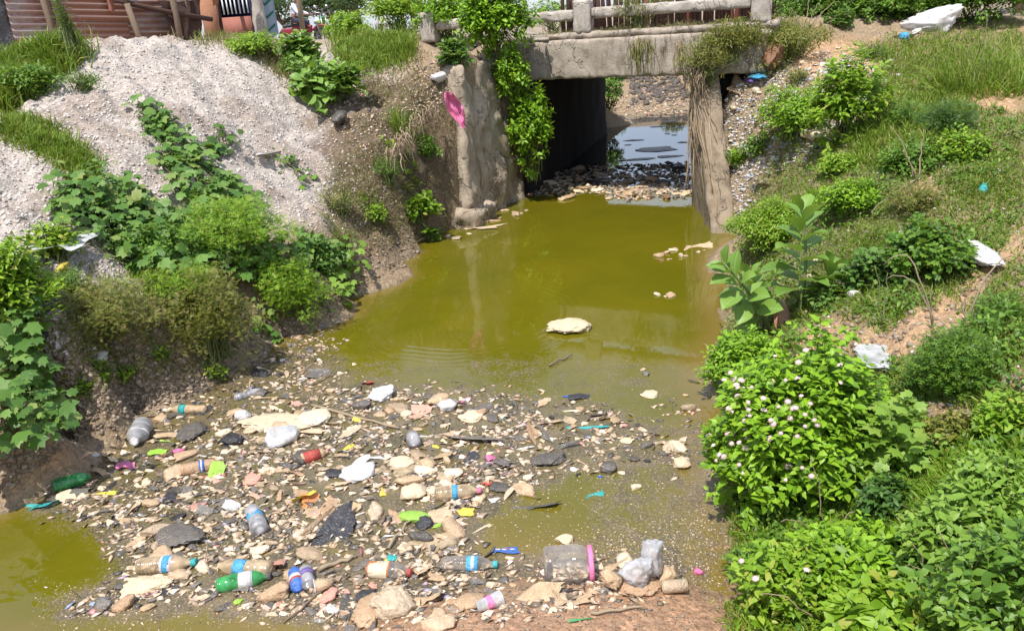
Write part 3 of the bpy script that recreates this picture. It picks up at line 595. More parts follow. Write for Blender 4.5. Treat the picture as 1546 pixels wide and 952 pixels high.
# ------------------------------------------------------------------ road across the bridge
rv = []; 
for s, z in ((2.9, 0), (.5, .0)):
    pass
def strip(name, pts, wdt, z, mat):
    pts = np.array(pts, float); V = []; 
    for i, p in enumerate(pts):
        d = pts[min(i + 1, len(pts) - 1)] - pts[max(i - 1, 0)]; d /= np.linalg.norm(d); n = np.array([-d[1], d[0]])
        for s in np.linspace(-wdt / 2, wdt / 2, 7): q = p + n * s; tq = np.dot(q - BA, e1); V.append((*q, (z if -.8 < tq < 3.4 else ground(q[0], q[1]) + .02)))
    F = [(i * 7 + j, i * 7 + j + 1, (i + 1) * 7 + j + 1, (i + 1) * 7 + j) for i in range(len(pts) - 1) for j in range(6)]
    return obj(name, mesh(name, V, F, mat, True))
b = NB('dusty_road'); c = b.ramp(b.noise(6, 6, .7, b.pos()), [(.3, (.2, .16, .12)), (.7, (.33, .27, .2))]); M['road'] = b.done(b.bsdf(c, .95, b.bump(b.noise(40, 4, .7, b.pos()), .4, .01)))
cen = BA + ea * 2.65
rp = [cen + e1 * t + np.array([-.02, .03]) * max(0, -t) ** 1.5 for t in np.arange(-22, 3.05, .3)]
tag(strip('road', rp, 4.6, 1.745, M['road']), kind='structure')

# ------------------------------------------------------------------ stick fence behind the bridge
fc = BA + ea * 4.9 + e1 * -.75
fen = empty('stick_fence', (*fc, 1.8), 'fence of dark upright sticks and faded red boards behind the bridge railing', 'fence')
rs = np.random.default_rng(4)
for k in range(74):
    t = k * .05 + rs.uniform(-.012, .012); p = e1 * t; hgt = rs.uniform(.85, 1.15); wd = rs.uniform(.036, .06)
    mb = MB(); lean = rs.normal(0, .03)
    V, F = box(0, 0, hgt / 2, wd, .03, hgt); V[:, 0] += V[:, 2] * lean; mb.add(V, F); red = k in (30, 31, 44, 58, 59, 60, 66)
    tag(obj('board' if red else 'stick', mb.mesh('stick', M['redwood' if red else 'darkwood']), fen, (p[0], p[1] + rs.uniform(-.02, .02), -.1)))
for z in (.25, .7):
    V, F = tube([(*(e1 * -.1), z), (*(e1 * 3.75), z)], .025, 6); obj('cross_pole', mesh('cross_pole', V, F, M['darkwood']), fen)

# ------------------------------------------------------------------ corrugated iron shack, upper left
sh = empty('corrugated_iron_shack', (-6, 10.8, 2.0), 'rusty corrugated iron shack wall with wooden posts behind the gravel heap', 'shack')
p0 = np.array(aty(22, 60, 10.4)[:2]); p1 = np.array(aty(285, 52, 12.2)[:2]); dirs = p1 - p0; Ls = np.linalg.norm(dirs); dirs /= Ls; nrmv = np.array([dirs[1], -dirs[0]])
def sheet(t0, t1, z0, z1, off, tilt, mat, seed):
    nu = max(3, int((t1 - t0) / .12)); nv = int((z1 - z0) / .009); U, Z = np.meshgrid(np.linspace(t0, t1, nu), np.linspace(z0, z1, nv))
    dd = np.sin((Z) / .078 * 2 * np.pi) * .011 + off + .012 * fbm(np.stack([U * 1.5, Z * 1.5], -1), 3, seed)
    Zt = Z - tilt * (U - t0); P = np.stack([p0[0] + dirs[0] * U + nrmv[0] * dd, p0[1] + dirs[1] * U + nrmv[1] * dd, Zt], -1).reshape(-1, 3) - np.array(sh.location)
    I = (np.arange(nv - 1)[:, None] * nu + np.arange(nu - 1)[None]).ravel()
    return obj('corrugated_sheet', mesh('corrugated_sheet', P, np.stack([I, I + 1, I + nu + 1, I + nu], -1), mat, True, var=(np.sin(Z / .078 * 2 * np.pi) * .5 + .5).ravel()), sh)
sheet(.0, Ls * .2, 1.9, 3.1, .0, .05, M['rust'], 1); sheet(Ls * .19, Ls * .62, 1.85, 2.42, .02, .05, M['rust'], 2); sheet(Ls * .2, Ls * .66, 2.38, 3.2, .045, .055, M['rust'], 5)
sheet(Ls * .6, Ls * 1.0, 1.8, 2.55, .0, .05, M['rust'], 3); sheet(Ls * .63, Ls * 1.04, 2.5, 3.3, .03, .04, M['rust'], 7)
def shp(name, t, z0, z1, lean, rad, mat, off=.09):
    q0 = p0 + dirs * t + nrmv * off; q1 = p0 + dirs * (t + lean) + nrmv * (off + .02)
    V, F = tube([(*q0, z0), (*((q0 + q1) / 2 + .01), (z0 + z1) / 2), (*q1, z1)], rad, 7); obj(name, mesh(name, V - np.array(sh.location), F, mat, True), sh)
shp('post', Ls * .19, 1.6, 3.2, -.06, .045, M['wood']); shp('post', Ls * .2, 1.6, 3.2, -.05, .03, M['darkwood'], .12)
shp('post', Ls * .66, 1.6, 2.55, -.14, .04, M['wood'], .2); shp('post', Ls * .60, 2.5, 3.3, -.08, .03, M['wood'], .2); shp('post', Ls * .87, 1.6, 3.2, .0, .045, M['wood'], .25); shp('post', Ls * 1.0, 1.7, 3.2, -.03, .04, M['wood'], .08)
q0 = p0 + dirs * Ls * .55 + nrmv * .16; q1 = p0 + dirs * Ls * 1.1 + nrmv * .3
V, F = tube([(*q0, 2.6), (*((q0 + q1) / 2), 2.43), (*q1, 2.3)], .035, 7); obj('slanting_pole', mesh('slanting_pole', V - np.array(sh.location), F, M['darkwood'], True), sh)
def drape(o, name, c, wdt, hgt, mat, seed, dirv, amp=.05, taper=0.0):
    nu, nv = 12, 16; U, Z = np.meshgrid(np.linspace(-.5, .5, nu), np.linspace(0, 1, nv)); x = U * wdt * (1 - taper * Z) ; n_ = fbm(np.stack([U * 5, Z * 2 + seed], -1), 3, seed) * amp
    P = np.stack([c[0] + dirv[0] * x - dirv[1] * n_, c[1] + dirv[1] * x + dirv[0] * n_, c[2] - Z * hgt + .1 * hgt * np.abs(U)], -1).reshape(-1, 3) - np.array(o.location)
    I = (np.arange(nv - 1)[:, None] * nu + np.arange(nu - 1)[None]).ravel(); return obj(name, mesh(name, P, np.stack([I, I + 1, I + nu + 1, I + nu], -1), mat, True), o)
c_ = p0 + dirs * Ls * .93 + nrmv * .2; drape(sh, 'brown_tarpaulin', (*c_, 2.55), .62, .75, M['darkwood'], 3, dirs, .09, .3)
c_ = p0 + dirs * Ls * .53 + nrmv * .12; drape(sh, 'hanging_rag', (*c_, 3.0), .1, .55, M['redwood'], 5, dirs, .03)
V, F = roughbox((-.5, 0, -.1), (.02, .3, 1.2), .08, .04, 5, 9); P = np.stack([p0[0] + V[:, 0] - .05, p0[1] + V[:, 1] + .1, V[:, 2] + 2.0], 1); obj('dark_doorway', mesh('dark_doorway', P - np.array(sh.location), F, M['blackp']), sh)

# ------------------------------------------------------------------ things along the road, upper left
def up(px, py, Y): return np.array(aty(px, py, Y))
# tree stump
q = up(323, 58, 14.5); g = float(ground(q[0], q[1])); t = empty('cut_tree_stump', (q[0], q[1], g), 'thick orange brown cut tree trunk with one raised limb, right of the shack', 'tree')
V, F = tube([(0, 0, -.1), (.0, 0, .3), (.01, 0, .75)], [.16, .13, .17], 10); obj('trunk', mesh('trunk', V, F, M['bark'], True), t)
V, F = tube([(.03, 0, .6), (.18, 0, .9), (.23, 0, 1.3), (.3, 0, 1.9)], [.13, .11, .1, .08], 8); obj('limb', mesh('limb', V, F, M['bark'], True), t)
V, F = tube([(-.1, 0, .7), (-.22, 0, .86)], [.06, .04], 6); obj('branch_stub', mesh('branch_stub', V, F, M['bark'], True), t)
# stall with shelves
q = up(365, 50, 15.5); g = float(ground(q[0], q[1])); st = empty('roadside_stall', (q[0], q[1], g), 'dark blue roadside stall with white bars and a red lower panel', 'stall')
def bx(o, name, mat, *a): V, F = box(*a); return obj(name, mesh(name, V, F, mat), o)
for x in (-.32, .32): bx(st, 'side_post', M['navy'], x, 0, 1.0, .06, .5, 2.0)
bx(st, 'back_panel', M['navy'], 0, .22, 1.1, .58, .03, 1.8); bx(st, 'lower_panel', M['redwood'], 0, -.2, .28, .58, .04, .4)
for z in (.95, 1.25): bx(st, 'shelf', M['navy'], 0, 0, z, .575, .42, .05)
for k in range(8): bx(st, 'white_bar', M['whitep'], -.26 + k * .073, -.22, .68, .022, .02, .3)
bx(st, 'white_bar', M['whitep'], 0, -.235, .85, .58, .02, .04); bx(st, 'white_bar', M['whitep'], 0, -.235, 1.14, .58, .02, .035)
for k in range(5): V, F = lathe([(0, .0), (0, .035), (.12, .035), (.16, .012), (.2, .012), (.2, 0)], 8); V = V[:, [1, 2, 0]]; obj('jar', mesh('jar', V + [-.22 + k * .11, -.1, .975], F, M['cream' if k % 2 else 'skyb']), st)
q = up(395, 50, 15.3); V, F = roughbox((-.1, -.1, 0), (.1, .1, 2.4), .1, .02, 5, 3); pst = obj('concrete_post', mesh('concrete_post', V, F, M['concp']), loc=(q[0], q[1], float(ground(q[0], q[1])) - .1)); tag(pst, 'grey white concrete post right of the blue stall', 'post')
for px, nm in ((337, 'slim leaning dark pole left of the blue stall'), (459, 'pale wooden pole standing in front of the motorbike')):
    q = up(px, 60, 14.8 if px < 400 else 17.0); g = float(ground(q[0], q[1])); V, F = tube([(0, 0, -.2), (.02, 0, 1.2), (-.1 if px < 400 else -.03, 0, 2.8)], .035 if px < 400 else .055, 7)
    tag(obj('wooden_pole', mesh('wooden_pole', V, F, M['darkwood' if px < 400 else 'twig'], True), loc=(q[0], q[1], g)), nm, 'pole')
q = up(408, 50, 16.2); g = float(ground(q[0], q[1])); ct_ = empty('printed_curtain', (q[0], q[1], g), 'pale blue hanging cloth printed with dark green chevrons beside the post', 'cloth')
drape(ct_, 'cloth_panel', (q[0], q[1], g + 2.3), .32, 2.2, M['cloth'], 4, np.array([1, 0]), .03)
for k in range(9):
    V = np.array([(-.14, -.06, 0), (0, -.06, -.1), (.14, -.06, 0), (.14, -.06, .05), (0, -.06, -.05), (-.14, -.06, .05)]) + [0, 0, .35 + k * .23]; obj('chevron_print', mesh('chevron_print', V, np.array([[0, 1, 4], [0, 4, 5], [1, 2, 3], [1, 3, 4]]), M['greencl']), ct_)
# motorbike and rider, facing right
q = up(462, 70, 28); g = q[2]; 
mc = empty('motorbike', (q[0], q[1], g), 'red motorbike with a rider in a white shirt parked on the road', 'motorbike', rz=R(-8))
def ringm(rad, r2, n=22, m=7):
    a = np.arange(n) / n * 2 * np.pi; c = np.arange(m) / m * 2 * np.pi; V = np.array([((rad + r2 * math.cos(y)) * math.cos(x), r2 * math.sin(y), (rad + r2 * math.cos(y)) * math.sin(x)) for x in a for y in c])
    F = np.array([(i * m + j, ((i + 1) % n) * m + j, ((i + 1) % n) * m + (j + 1) % m, i * m + (j + 1) % m) for i in range(n) for j in range(m)]); return V, F
for x in (-.62, .62):
    V, F = ringm(.25, .05); wl_ = obj('wheel', mesh('wheel', V, F, M['tyre'], True), mc, (x, 0, .3)); V, F = ringm(.2, .014); obj('rim', mesh('rim', V, F, M['metal'], True), wl_)
    mb = MB(); 
    for k in range(8): a = k * math.pi / 4; mb.add(*tube([(0, 0, 0), (math.cos(a) * .2, 0, math.sin(a) * .2)], .006, 4))
    mb.add(*[f(x_) for f, x_ in ()]) if False else None; obj('spokes', mb.mesh('spokes', M['metal']), wl_)
V, F = roughbox((-.35, -.09, .42), (.3, .09, .66), .05, .0, 3, 1, .03); obj('fuel_tank', mesh('fuel_tank', V, F, M['redpaint'], True), mc)
V, F = roughbox((-.7, -.1, .62), (.05, .1, .74), .06, .0, 3, 1, .03); obj('seat', mesh('seat', V, F, M['blackp'], True), mc)
V, F = roughbox((-.2, -.1, .2), (.22, .1, .44), .05, .01, 9, 1, .02); obj('engine', mesh('engine', V, F, M['metal'], True), mc)
V, F = roughbox((-.75, -.11, .38), (-.33, .11, .6), .05, .0, 3, 1, .03); obj('rear_side_panel', mesh('rear_side_panel', V, F, M['redpaint'], True), mc)
mb = MB(); [mb.add(*tube([(.62, s, .3), (.45, s, .85)], .022, 6)) for s in (-.07, .07)]; obj('front_fork', mb.mesh('front_fork', M['metal']), mc)
mb = MB(); mb.add(*tube([(.36, -.33, .98), (.42, -.15, .92), (.44, 0, .9), (.42, .15, .92), (.36, .33, .98)], .014, 6)); obj('handlebar', mb.mesh('handlebar', M['metal']), mc)
V, F = lathe([(0, 0), (0, .05), (.05, .09), (.12, .09), (.12, 0)], 12); obj('headlight', mesh('headlight', V + [.45, 0, .78], F, M['whitep'], True), mc)
a = np.linspace(.3, 2.6, 10); V, F = tube([(.62 + math.cos(x) * .33, 0, .3 + math.sin(x) * .33) for x in a], .05, 6); obj('front_mudguard', mesh('front_mudguard', V, F, M['redpaint'], True), mc)
for s in (-1, 1): mb = MB(); mb.add(*tube([(.4, s * .25, .95), (.42, s * .33, 1.12)], .007, 4)); V, F = box(.42, s * .33, 1.17, .02, .1, .07); mb.add(V, F); obj('mirror', mb.mesh('mirror', M['metal']), mc)
# rider: one skinned body; shirt, trousers and hair over it
def skin(name, J, E, rad, mat, par, sub=2):
    me = bpy.data.meshes.new(name); me.from_pydata(J, E, []); me.materials.append(mat); o = obj(name, me, par)
    o.modifiers.new('skin', 'SKIN'); sd = o.modifiers.new('sub', 'SUBSURF'); sd.levels = sub; sd.render_levels = sub
    if not me.skin_vertices: me.attributes
    for i, r_ in enumerate(rad):
        me.skin_vertices[0].data[i].radius = (r_, r_) if np.isscalar(r_) else r_
    me.skin_vertices[0].data[0].use_root = True
    for p_ in me.polygons: p_.use_smooth = True
    return o
rd = empty('person', (q[0] - .02, q[1], g), 'person in a white shirt and dark trousers sitting on the red motorbike', 'person', rz=R(-8))
J = [(-.25, 0, .84), (-.22, 0, 1.05), (-.17, 0, 1.28), (-.14, 0, 1.36), (-.1, 0, 1.46), (-.08, 0, 1.56),
     (-.14, .17, 1.28), (-.02, .24, 1.08), (.18, .28, .99), (.34, .3, .98), (-.14, -.17, 1.28), (-.02, -.24, 1.08), (.18, -.28, .99), (.34, -.3, .98),
     (-.2, .1, .82), (.15, .18, .76), (.1, .17, .42), (.22, .17, .36), (-.2, -.1, .82), (.15, -.18, .76), (.1, -.17, .42), (.22, -.17, .36)]
E_ = [(0, 1), (1, 2), (2, 3), (3, 4), (4, 5), (2, 6), (6, 7), (7, 8), (8, 9), (2, 10), (10, 11), (11, 12), (12, 13), (0, 14), (14, 15), (15, 16), (16, 17), (0, 18), (18, 19), (19, 20), (20, 21)]
rad = [.12, .12, .13, .055, .085, .07, .06, .045, .035, .03, .06, .045, .035, .03, .09, .07, .05, .035, .09, .07, .05, .035]
skin('body', J, E_, rad, M['skin'], rd)
skin('shirt', [J[i] for i in (0, 1, 2, 6, 7, 8, 10, 11, 12)] + [(-.15, 0, 1.34)], [(0, 1), (1, 2), (2, 3), (3, 4), (4, 5), (2, 6), (6, 7), (7, 8), (2, 9)], [.135, .14, .15, .078, .06, .048, .078, .06, .048, .07], M['shirt'], rd)
skin('trousers', [J[i] for i in (0, 14, 15, 16, 18, 19, 20)], [(0, 1), (1, 2), (2, 3), (0, 4), (4, 5), (5, 6)], [.13, .1, .083, .06, .1, .083, .06], M['trouser'], rd)
skin('hair', [(-.11, 0, 1.56), (-.09, 0, 1.62)], [(0, 1)], [.085, .075], M['hair'], rd)
for s in (-1, 1):
    for k in range(5):
        a = (-.5 + k * .25); V, F = tube([(.35, s * .3, .985), (.4 - (k == 0) * .03, s * (.3 + a * .06), 1.0 - k * .002), (.415 - (k == 0) * .03, s * (.3 + a * .07), .965)], [.011, .01, .008], 5); obj('finger', mesh('finger', V, F, M['skin'], True), rd)
# second dark motorbike / cart to the right: green and black
q = up(489, 68, 29.5); g = q[2]; mc2 = empty('parked_motorbike', (q[0], q[1], g), 'dark motorbike with a green tank seen from the front, right of the pole', 'motorbike', rz=R(-65))
for x in (-.6, .6): V, F = ringm(.25, .055); w2 = obj('wheel', mesh('wheel', V, F, M['tyre'], True), mc2, (x, 0, .3)); V, F = ringm(.19, .015); obj('rim', mesh('rim', V, F, M['metal'], True), w2)
V, F = roughbox((-.3, -.1, .45), (.3, .1, .85), .06, .0, 3, 1, .03); obj('engine', mesh('engine', V, F, M['blackp'], True), mc2)
V, F = roughbox((-.05, -.12, .72), (.36, .12, .95), .06, .0, 3, 1, .03); obj('fuel_tank', mesh('fuel_tank', V, F, M['green'], True), mc2)
V, F = roughbox((-.75, -.1, .7), (-.06, .1, .8), .06, .0, 3, 1, .03); obj('seat', mesh('seat', V, F, M['blackp'], True), mc2)
mb = MB(); [mb.add(*tube([(.6, s, .3), (.42, s, 1.0)], .025, 6)) for s in (-.08, .08)]; mb.add(*tube([(.36, -.35, 1.1), (.42, 0, 1.02), (.36, .35, 1.1)], .016, 6)); obj('front_fork', mb.mesh('front_fork', M['metal']), mc2)
for s in (-1, 1): V, F = box(.4, s * .2, 1.25, .03, .13, .1); obj('mirror', mesh('mirror', V, F, M['metal']), mc2)
# things past the railing, right: bag on black pack, tan wall
q = up(1172, 22, 10.5); g = float(ground(q[0], q[1]))
# tan wall at the right edge
q = up(1550, 20, 10.5); g = float(ground(q[0], q[1])); V, F = roughbox((0, -.1, -.3), (1.6, .12, 1.4), .12, .03, 3, 6); tag(obj('mud_wall', mesh('mud_wall', V, F, M['wallc']), loc=(q[0], q[1], g)), 'low tan mud wall at the top right corner behind the grass', 'wall')
# ------------------------------------------------------------------ plants
def wallc(px, py, Y): return tuple(aty(px, py, Y))
SUNN = np.array(SUN)
def leaf_objs(par, tplname, tpl, P, Fm, S, mat, W=None, name='leaf', cache={}):
    key = (tplname, mat.name)
    if key not in cache: cache[key] = mesh(tplname, tpl[0], tpl[1], mat, tplname in ('big_leaf',))
    me = cache[key]; L = np.array(par.location)
    for i in range(len(P)): obj(name, me, par, mat4=m4(Fm[i], P[i] - L, float(S[i])))
def twigbush(name, label, cat, bbox, leaf, size, ntw, pairs, mat, group=None, ryf=.8, up_=.25, parts=0, spread=1.0, C=None, Rr=None, off=.45, flowers=0, seed=0, stems=True, whorl=.022, W=None, kindname='leaf', smin=.55, droop=0.0, clump=.6, name2=None, flat=None):
    """bush of leafy twigs filling an ellipsoid; bbox in picture points fixes place and size"""
    global rng
    rs = np.random.default_rng(seed + int(bbox[0] * 7 + bbox[1]))
    cx, cy = (bbox[0] + bbox[2]) / 2, (bbox[1] + bbox[3]) / 2; wd, hp = bbox[2] - bbox[0], bbox[3] - bbox[1]
    if C is None:
        rz = .2
        for _ in range(5):
            C = hit1(cx, cy, off * rz); rg_ = np.linalg.norm(C - C0); rx = wd / 2 / FPX * rg_; ry = rx * ryf; dep_ = math.asin(min(.95, (CZ - C[2]) / rg_))
            hv = hp / 2 / FPX * rg_; rz = math.sqrt(max((hv ** 2 - (ry * math.sin(dep_)) ** 2) / math.cos(dep_) ** 2, (.3 * hv) ** 2))
        if flat: rz = min(rz, flat)
    else: rx, ry, rz = Rr; C = np.array(C)
    Rv = np.array([rx, ry, rz])
    base = np.array([C[0], C[1], float(ground(C[0], C[1]))]) if Rr is None else np.array([C[0], C[1] + ry * .6, C[2] - rz * .8])
    root = empty(name, tuple(base), label, cat, group)
    # lumpy outline: several lobes
    nl = 9; lob = nrm(rs.normal(0, 1, (nl, 3))); lob[:, 2] = np.abs(lob[:, 2]) * .8
    d = nrm(rs.normal(0, 1, (ntw, 3))); d[:, 2] = np.where(rs.random(ntw) < .8, np.abs(d[:, 2]), d[:, 2] * .8)
    bumpv = 1 + .22 * fbm(d * 2.2 + seed, 3, seed + 3); r = (rs.random(ntw) ** .38) * bumpv * spread
    r = np.clip(r, .15, 1.3); Tp = C + d * r[:, None] * Rv
    g = ground(Tp[:, 0], Tp[:, 1]); low = Tp[:, 2] < g + .01
    if Rr is None: Tp[low, 2] = g[low] + rs.uniform(.01, .25 * rz, low.sum())
    tw = nrm(d * Rv / Rv.max() * clump + np.array([0, 0, .7 - droop * 1.4]) + rs.normal(0, .35, (ntw, 3)))
    P, Y, N, S = [], [], [], []
    a = rs.uniform(0, np.pi, ntw)
    u1 = nrm(np.cross(tw, rs.normal(0, 1, (ntw, 3)))); u2 = np.cross(tw, u1)
    for j in range(pairs):
        for sgn in (0, np.pi):
            ang = a + j * 1.5708 + sgn + rs.normal(0, .25, ntw)
            o = u1 * np.cos(ang)[:, None] + u2 * np.sin(ang)[:, None]
            y = nrm(o + tw * (.45 - .1 * j) + np.array([0, 0, -.12 - droop * .4]) + rs.normal(0, .15, (ntw, 3)))
            P.append(Tp - tw * (j * whorl * (1 + .4 * rs.random(ntw)))[:, None] + o * .003); Y.append(y)
            N.append(nrm(tw + np.array([0, 0, up_ * 2]) + SUNN * .3 + rs.normal(0, .25, (ntw, 3)))); S.append(size * (smin + (1 - smin) * rs.random(ntw)) * (1.0 if j else .6))
    P, Y, N, S = (np.concatenate(q) for q in (P, Y, N, S)); Fm = frames(Y, N)
    g = ground(P[:, 0], P[:, 1]) if Rr is None else P[:, 2] - 1; ok = P[:, 2] > g + .003; P, Fm, S = P[ok], Fm[ok], S[ok]
    var = rs.random(len(P)); tplname, tpl = leaf
    if parts:
        key = np.einsum('ij,ij->i', (P - C) / Rv, nrm(C0 - C)[None] * np.ones_like(P)) + .8 * (P[:, 2] - C[2]) / rz - rs.random(len(P)) * .5
        idx = np.argsort(-key)[:parts]; m_ = np.zeros(len(P), bool); m_[idx] = True
        leaf_objs(root, tplname, tpl, P[m_], Fm[m_], S[m_], M[mat]); P, Fm, S, var = P[~m_], Fm[~m_], S[~m_], var[~m_]
    if len(P):
        V, F = place(tpl, P, Fm, S, W); tag(obj('foliage', mesh('foliage', V - base, F, M[mat], False, np.repeat(var, len(tpl[0]))), root), kind='stuff')
    if stems:
        mb = MB(); ns = min(ntw, 46)
        for i in rs.choice(ntw, ns, replace=False):
            b0 = base + np.array([rs.normal(0, rx * .15), rs.normal(0, ry * .15), -.03]) if Rr is None else base + rs.normal(0, .06, 3)
            mid = (b0 + Tp[i]) / 2 + rs.normal(0, .06 * rx, 3) + np.array([0, 0, .12 * rz]); mb.add(*tube([b0, b0 * .5 + mid * .5 + rs.normal(0, .01, 3), mid, Tp[i]], [.006, .005, .004, .002], 3, False))
        obj('stem', mb.mesh('stem', M['stem'], False), root, loc=tuple(-base))
    if flowers:
        key = np.einsum('ij,ij->i', d, nrm(C0 - C)[None] * np.ones_like(d)) * r + .5 * d[:, 2] - .9 * d[:, 0] + rs.normal(0, .4, ntw)
        idx = np.argsort(-key)[:flowers]; fm = flower_mesh()
        for i in idx:
            q = Tp[i] + tw[i] * .02 + d[i] * .012; s_ = rs.uniform(.6, 1.1) * .0112
            Rm = frames(u1[i][None], tw[i][None])[0]; obj('flower_head', fm, root, mat4=m4(Rm, q - base, s_))
    return root
def flower_mesh(c=[]):
    if not c:
        mb = MB(); rs = np.random.default_rng(3); Vd, Fd = lathe([(-.1, .0), (-.05, .8), (.25, .75), (.5, .4), (.58, 0)], 9); mb.add(Vd[:, [1, 2, 0]], Fd[:, ::-1])
        for k in range(34):
            z = 1 - k / 34 * 1.0; a = k * 2.4; r_ = math.sqrt(max(0, 1 - z * z)); p = np.array([r_ * math.cos(a), r_ * math.sin(a), z * .6])
            s = .3; n_ = nrm(p + 1e-6); u = nrm(np.cross(n_, [.3, .2, .9])); v = np.cross(n_, u)
            V = [p] + [p + s * (math.cos(t) * u + math.sin(t) * v) + n_ * .1 for t in np.arange(5) * 1.2566]; mb.add(np.array(V), np.array([(0, i + 1, (i + 1) % 5 + 1) for i in range(5)]), var=rs.random())
        c.append(mb.mesh('flower_head', M['petal']))
    return c[0]
OV, SL, PA, FE, BG = ('small_leaf', LEAF), ('narrow_leaf', SLIM), ('lobed_leaf', PALM), ('ferny_leaf', FERN), ('big_leaf', BIG)
def creeper(name, label, poly, n, size, mat, hmax=.1, leaf=PA, group=None, path=None, seed=0, jit=6, tilt=.85, cat='vine', kind=None):
    """vine lying on the bank: lobed leaves on short stalks over the ground, runners between them"""
    rs = np.random.default_rng(seed); x, y = samp(poly, n, jit); G_ = hit(x, y, 0, False); G_ = G_[(G_[:, 2] > 0)]; n = len(G_)
    c = G_.mean(0); c[2] = float(ground(c[0], c[1])); root = empty(name, tuple(c), label, cat, group)
    N0 = gnormal(G_[:, 0], G_[:, 1]); N = nrm(N0 * .6 + np.array([0, 0, .6]) + SUNN * .5 + rs.normal(0, tilt * .5, (n, 3)))
    h = hmax * (.15 + .85 * rs.random(n)); P = G_ + N0 * h[:, None]; Y = nrm(np.cross(N, rs.normal(0, 1, (n, 3))) + np.array([0, -.5, -.35])); Fm = frames(Y, N); Fm = frames(Fm[:, :, 1], N)
    S = size * (.38 + .85 * rs.random(n) ** 1.3); k = min(n, 295)
    leaf_objs(root, leaf[0], leaf[1], P[:k], Fm[:k], S[:k], M[mat])
    if n > k:
        V, F = place(leaf[1], P[k:], Fm[k:], S[k:]); tag(obj('foliage', mesh('foliage', V - c, F, M[mat], False, np.repeat(rs.random(n - k), len(leaf[1][0]))), root), kind='stuff')
    mb = MB()
    for i in range(0, n, 2): mb.add(*tube([G_[i] - N0[i] * .01, G_[i] * .5 + P[i] * .5 + rs.normal(0, .008, 3), P[i]], .0022, 3, False))
    order = np.argsort(G_[:, 0] * .5 + G_[:, 1] + rs.normal(0, .1, n))
    for s_ in range(0, n - 7, 6):
        q = G_[order[s_:s_ + 5]]; q = q[np.argsort(q[:, 0])]
        if np.max(np.linalg.norm(np.diff(q, axis=0), axis=1)) < .6: mb.add(*tube(q + [0, 0, .02], .003, 3, False))
    if mb.n: obj('stalk', mb.mesh('stalk', M['stem']), root, loc=tuple(-c))
    return root
def blades(name, P, N, hgt, wid, mat, seed=0, lean=.35, root=None, label=None, cat=None, part=None, bend=.5):
    rs = np.random.default_rng(seed); n = len(P)
    Y = nrm(N * .4 + np.array([0, 0, .8]) + rs.normal(0, lean, (n, 3))); side = nrm(np.cross(Y, rs.normal(0, 1, (n, 3)))); Nn = np.cross(side, Y)
    h = hgt * rs.uniform(.45, 1.15, n) * (1 + .45 * np.clip(fbm(P * 2.6, 3, 19), -1, 1.4)); w_ = wid * rs.uniform(.7, 1.3, n)
    q0 = P - Y * .01; q1 = P + Y * (h * .5)[:, None]; q2 = P + Y * (h * .85)[:, None] + (Nn * bend * .5 * h[:, None]) - np.array([0, 0, 1]) * (h * bend * .25)[:, None]
    V = np.stack([q0 - side * w_[:, None] * .5, q0 + side * w_[:, None] * .5, q1 - side * w_[:, None] * .4 + Nn * .04 * h[:, None], q1 + side * w_[:, None] * .4 + Nn * .04 * h[:, None], q2], 1).reshape(-1, 3)
    F = (np.array([[0, 1, 3], [0, 3, 2], [2, 3, 4]])[None] + (np.arange(n) * 5)[:, None, None]).reshape(-1, 3); var = np.repeat(rs.random(n), 5)
    if root is None: return tag(obj(name, mesh(name, V, F, M[mat], False, var)), label, cat, kind='stuff')
    L = np.array(root.location); return tag(obj(part or 'blades', mesh(part or 'blades', V - L, F, M[mat], False, var), root), kind='stuff')
def tuft(name, label, bbox, n, mat, seed=0, lean=.3, wid=.006, cat='grass tuft', dense=.45, hscale=1.0):
    cx = (bbox[0] + bbox[2]) / 2; B = hit1(cx, bbox[3] - (bbox[3] - bbox[1]) * .12); rg_ = np.linalg.norm(B - C0); hgt = (bbox[3] - bbox[1]) / FPX * rg_ * hscale; r_ = (bbox[2] - bbox[0]) / 2 / FPX * rg_ * dense
    rs = np.random.default_rng(seed); root = empty(name, tuple(B), label, cat); a = rs.uniform(0, 6.28, n); rr = r_ * np.sqrt(rs.random(n)); x = B[0] + rr * np.cos(a); y = B[1] + rr * np.sin(a) * .7
    P = np.stack([x, y, ground(x, y)], -1); outw = np.stack([np.cos(a) * rr / r_, np.sin(a) * rr / r_, np.zeros(n)], -1); blades(name, P, nrm(outw * .9 + [0, 0, .6]), hgt, wid, mat, seed, lean, root, bend=.6); return root
def canes(name, label, px0, ends, rad, mat='twig', cat='dead stem', seed=0, arch=.3, group=None):
    """dry arching stems rising from one ground point to picture points near it (built standing there)"""
    B = hit1(*px0); root = empty(name, tuple(B), label, cat, group); rs = np.random.default_rng(seed)
    for (ex, ey, dy, ar) in ends:
        E = aty(ex, ey, B[1] + dy); m_ = (B + E) / 2 + np.array([0, 0, ar]) + rs.normal(0, .01, 3); t = np.linspace(0, 1, 10)[:, None]
        q = (1 - t) ** 2 * B + 2 * t * (1 - t) * m_ + t ** 2 * E + rs.normal(0, .004, (10, 3)); V, F = tube(q, np.linspace(rad, rad * .4, 10) * .6, 5); obj('stem', mesh('stem', V - B, F, M[mat], True), root)
    return root

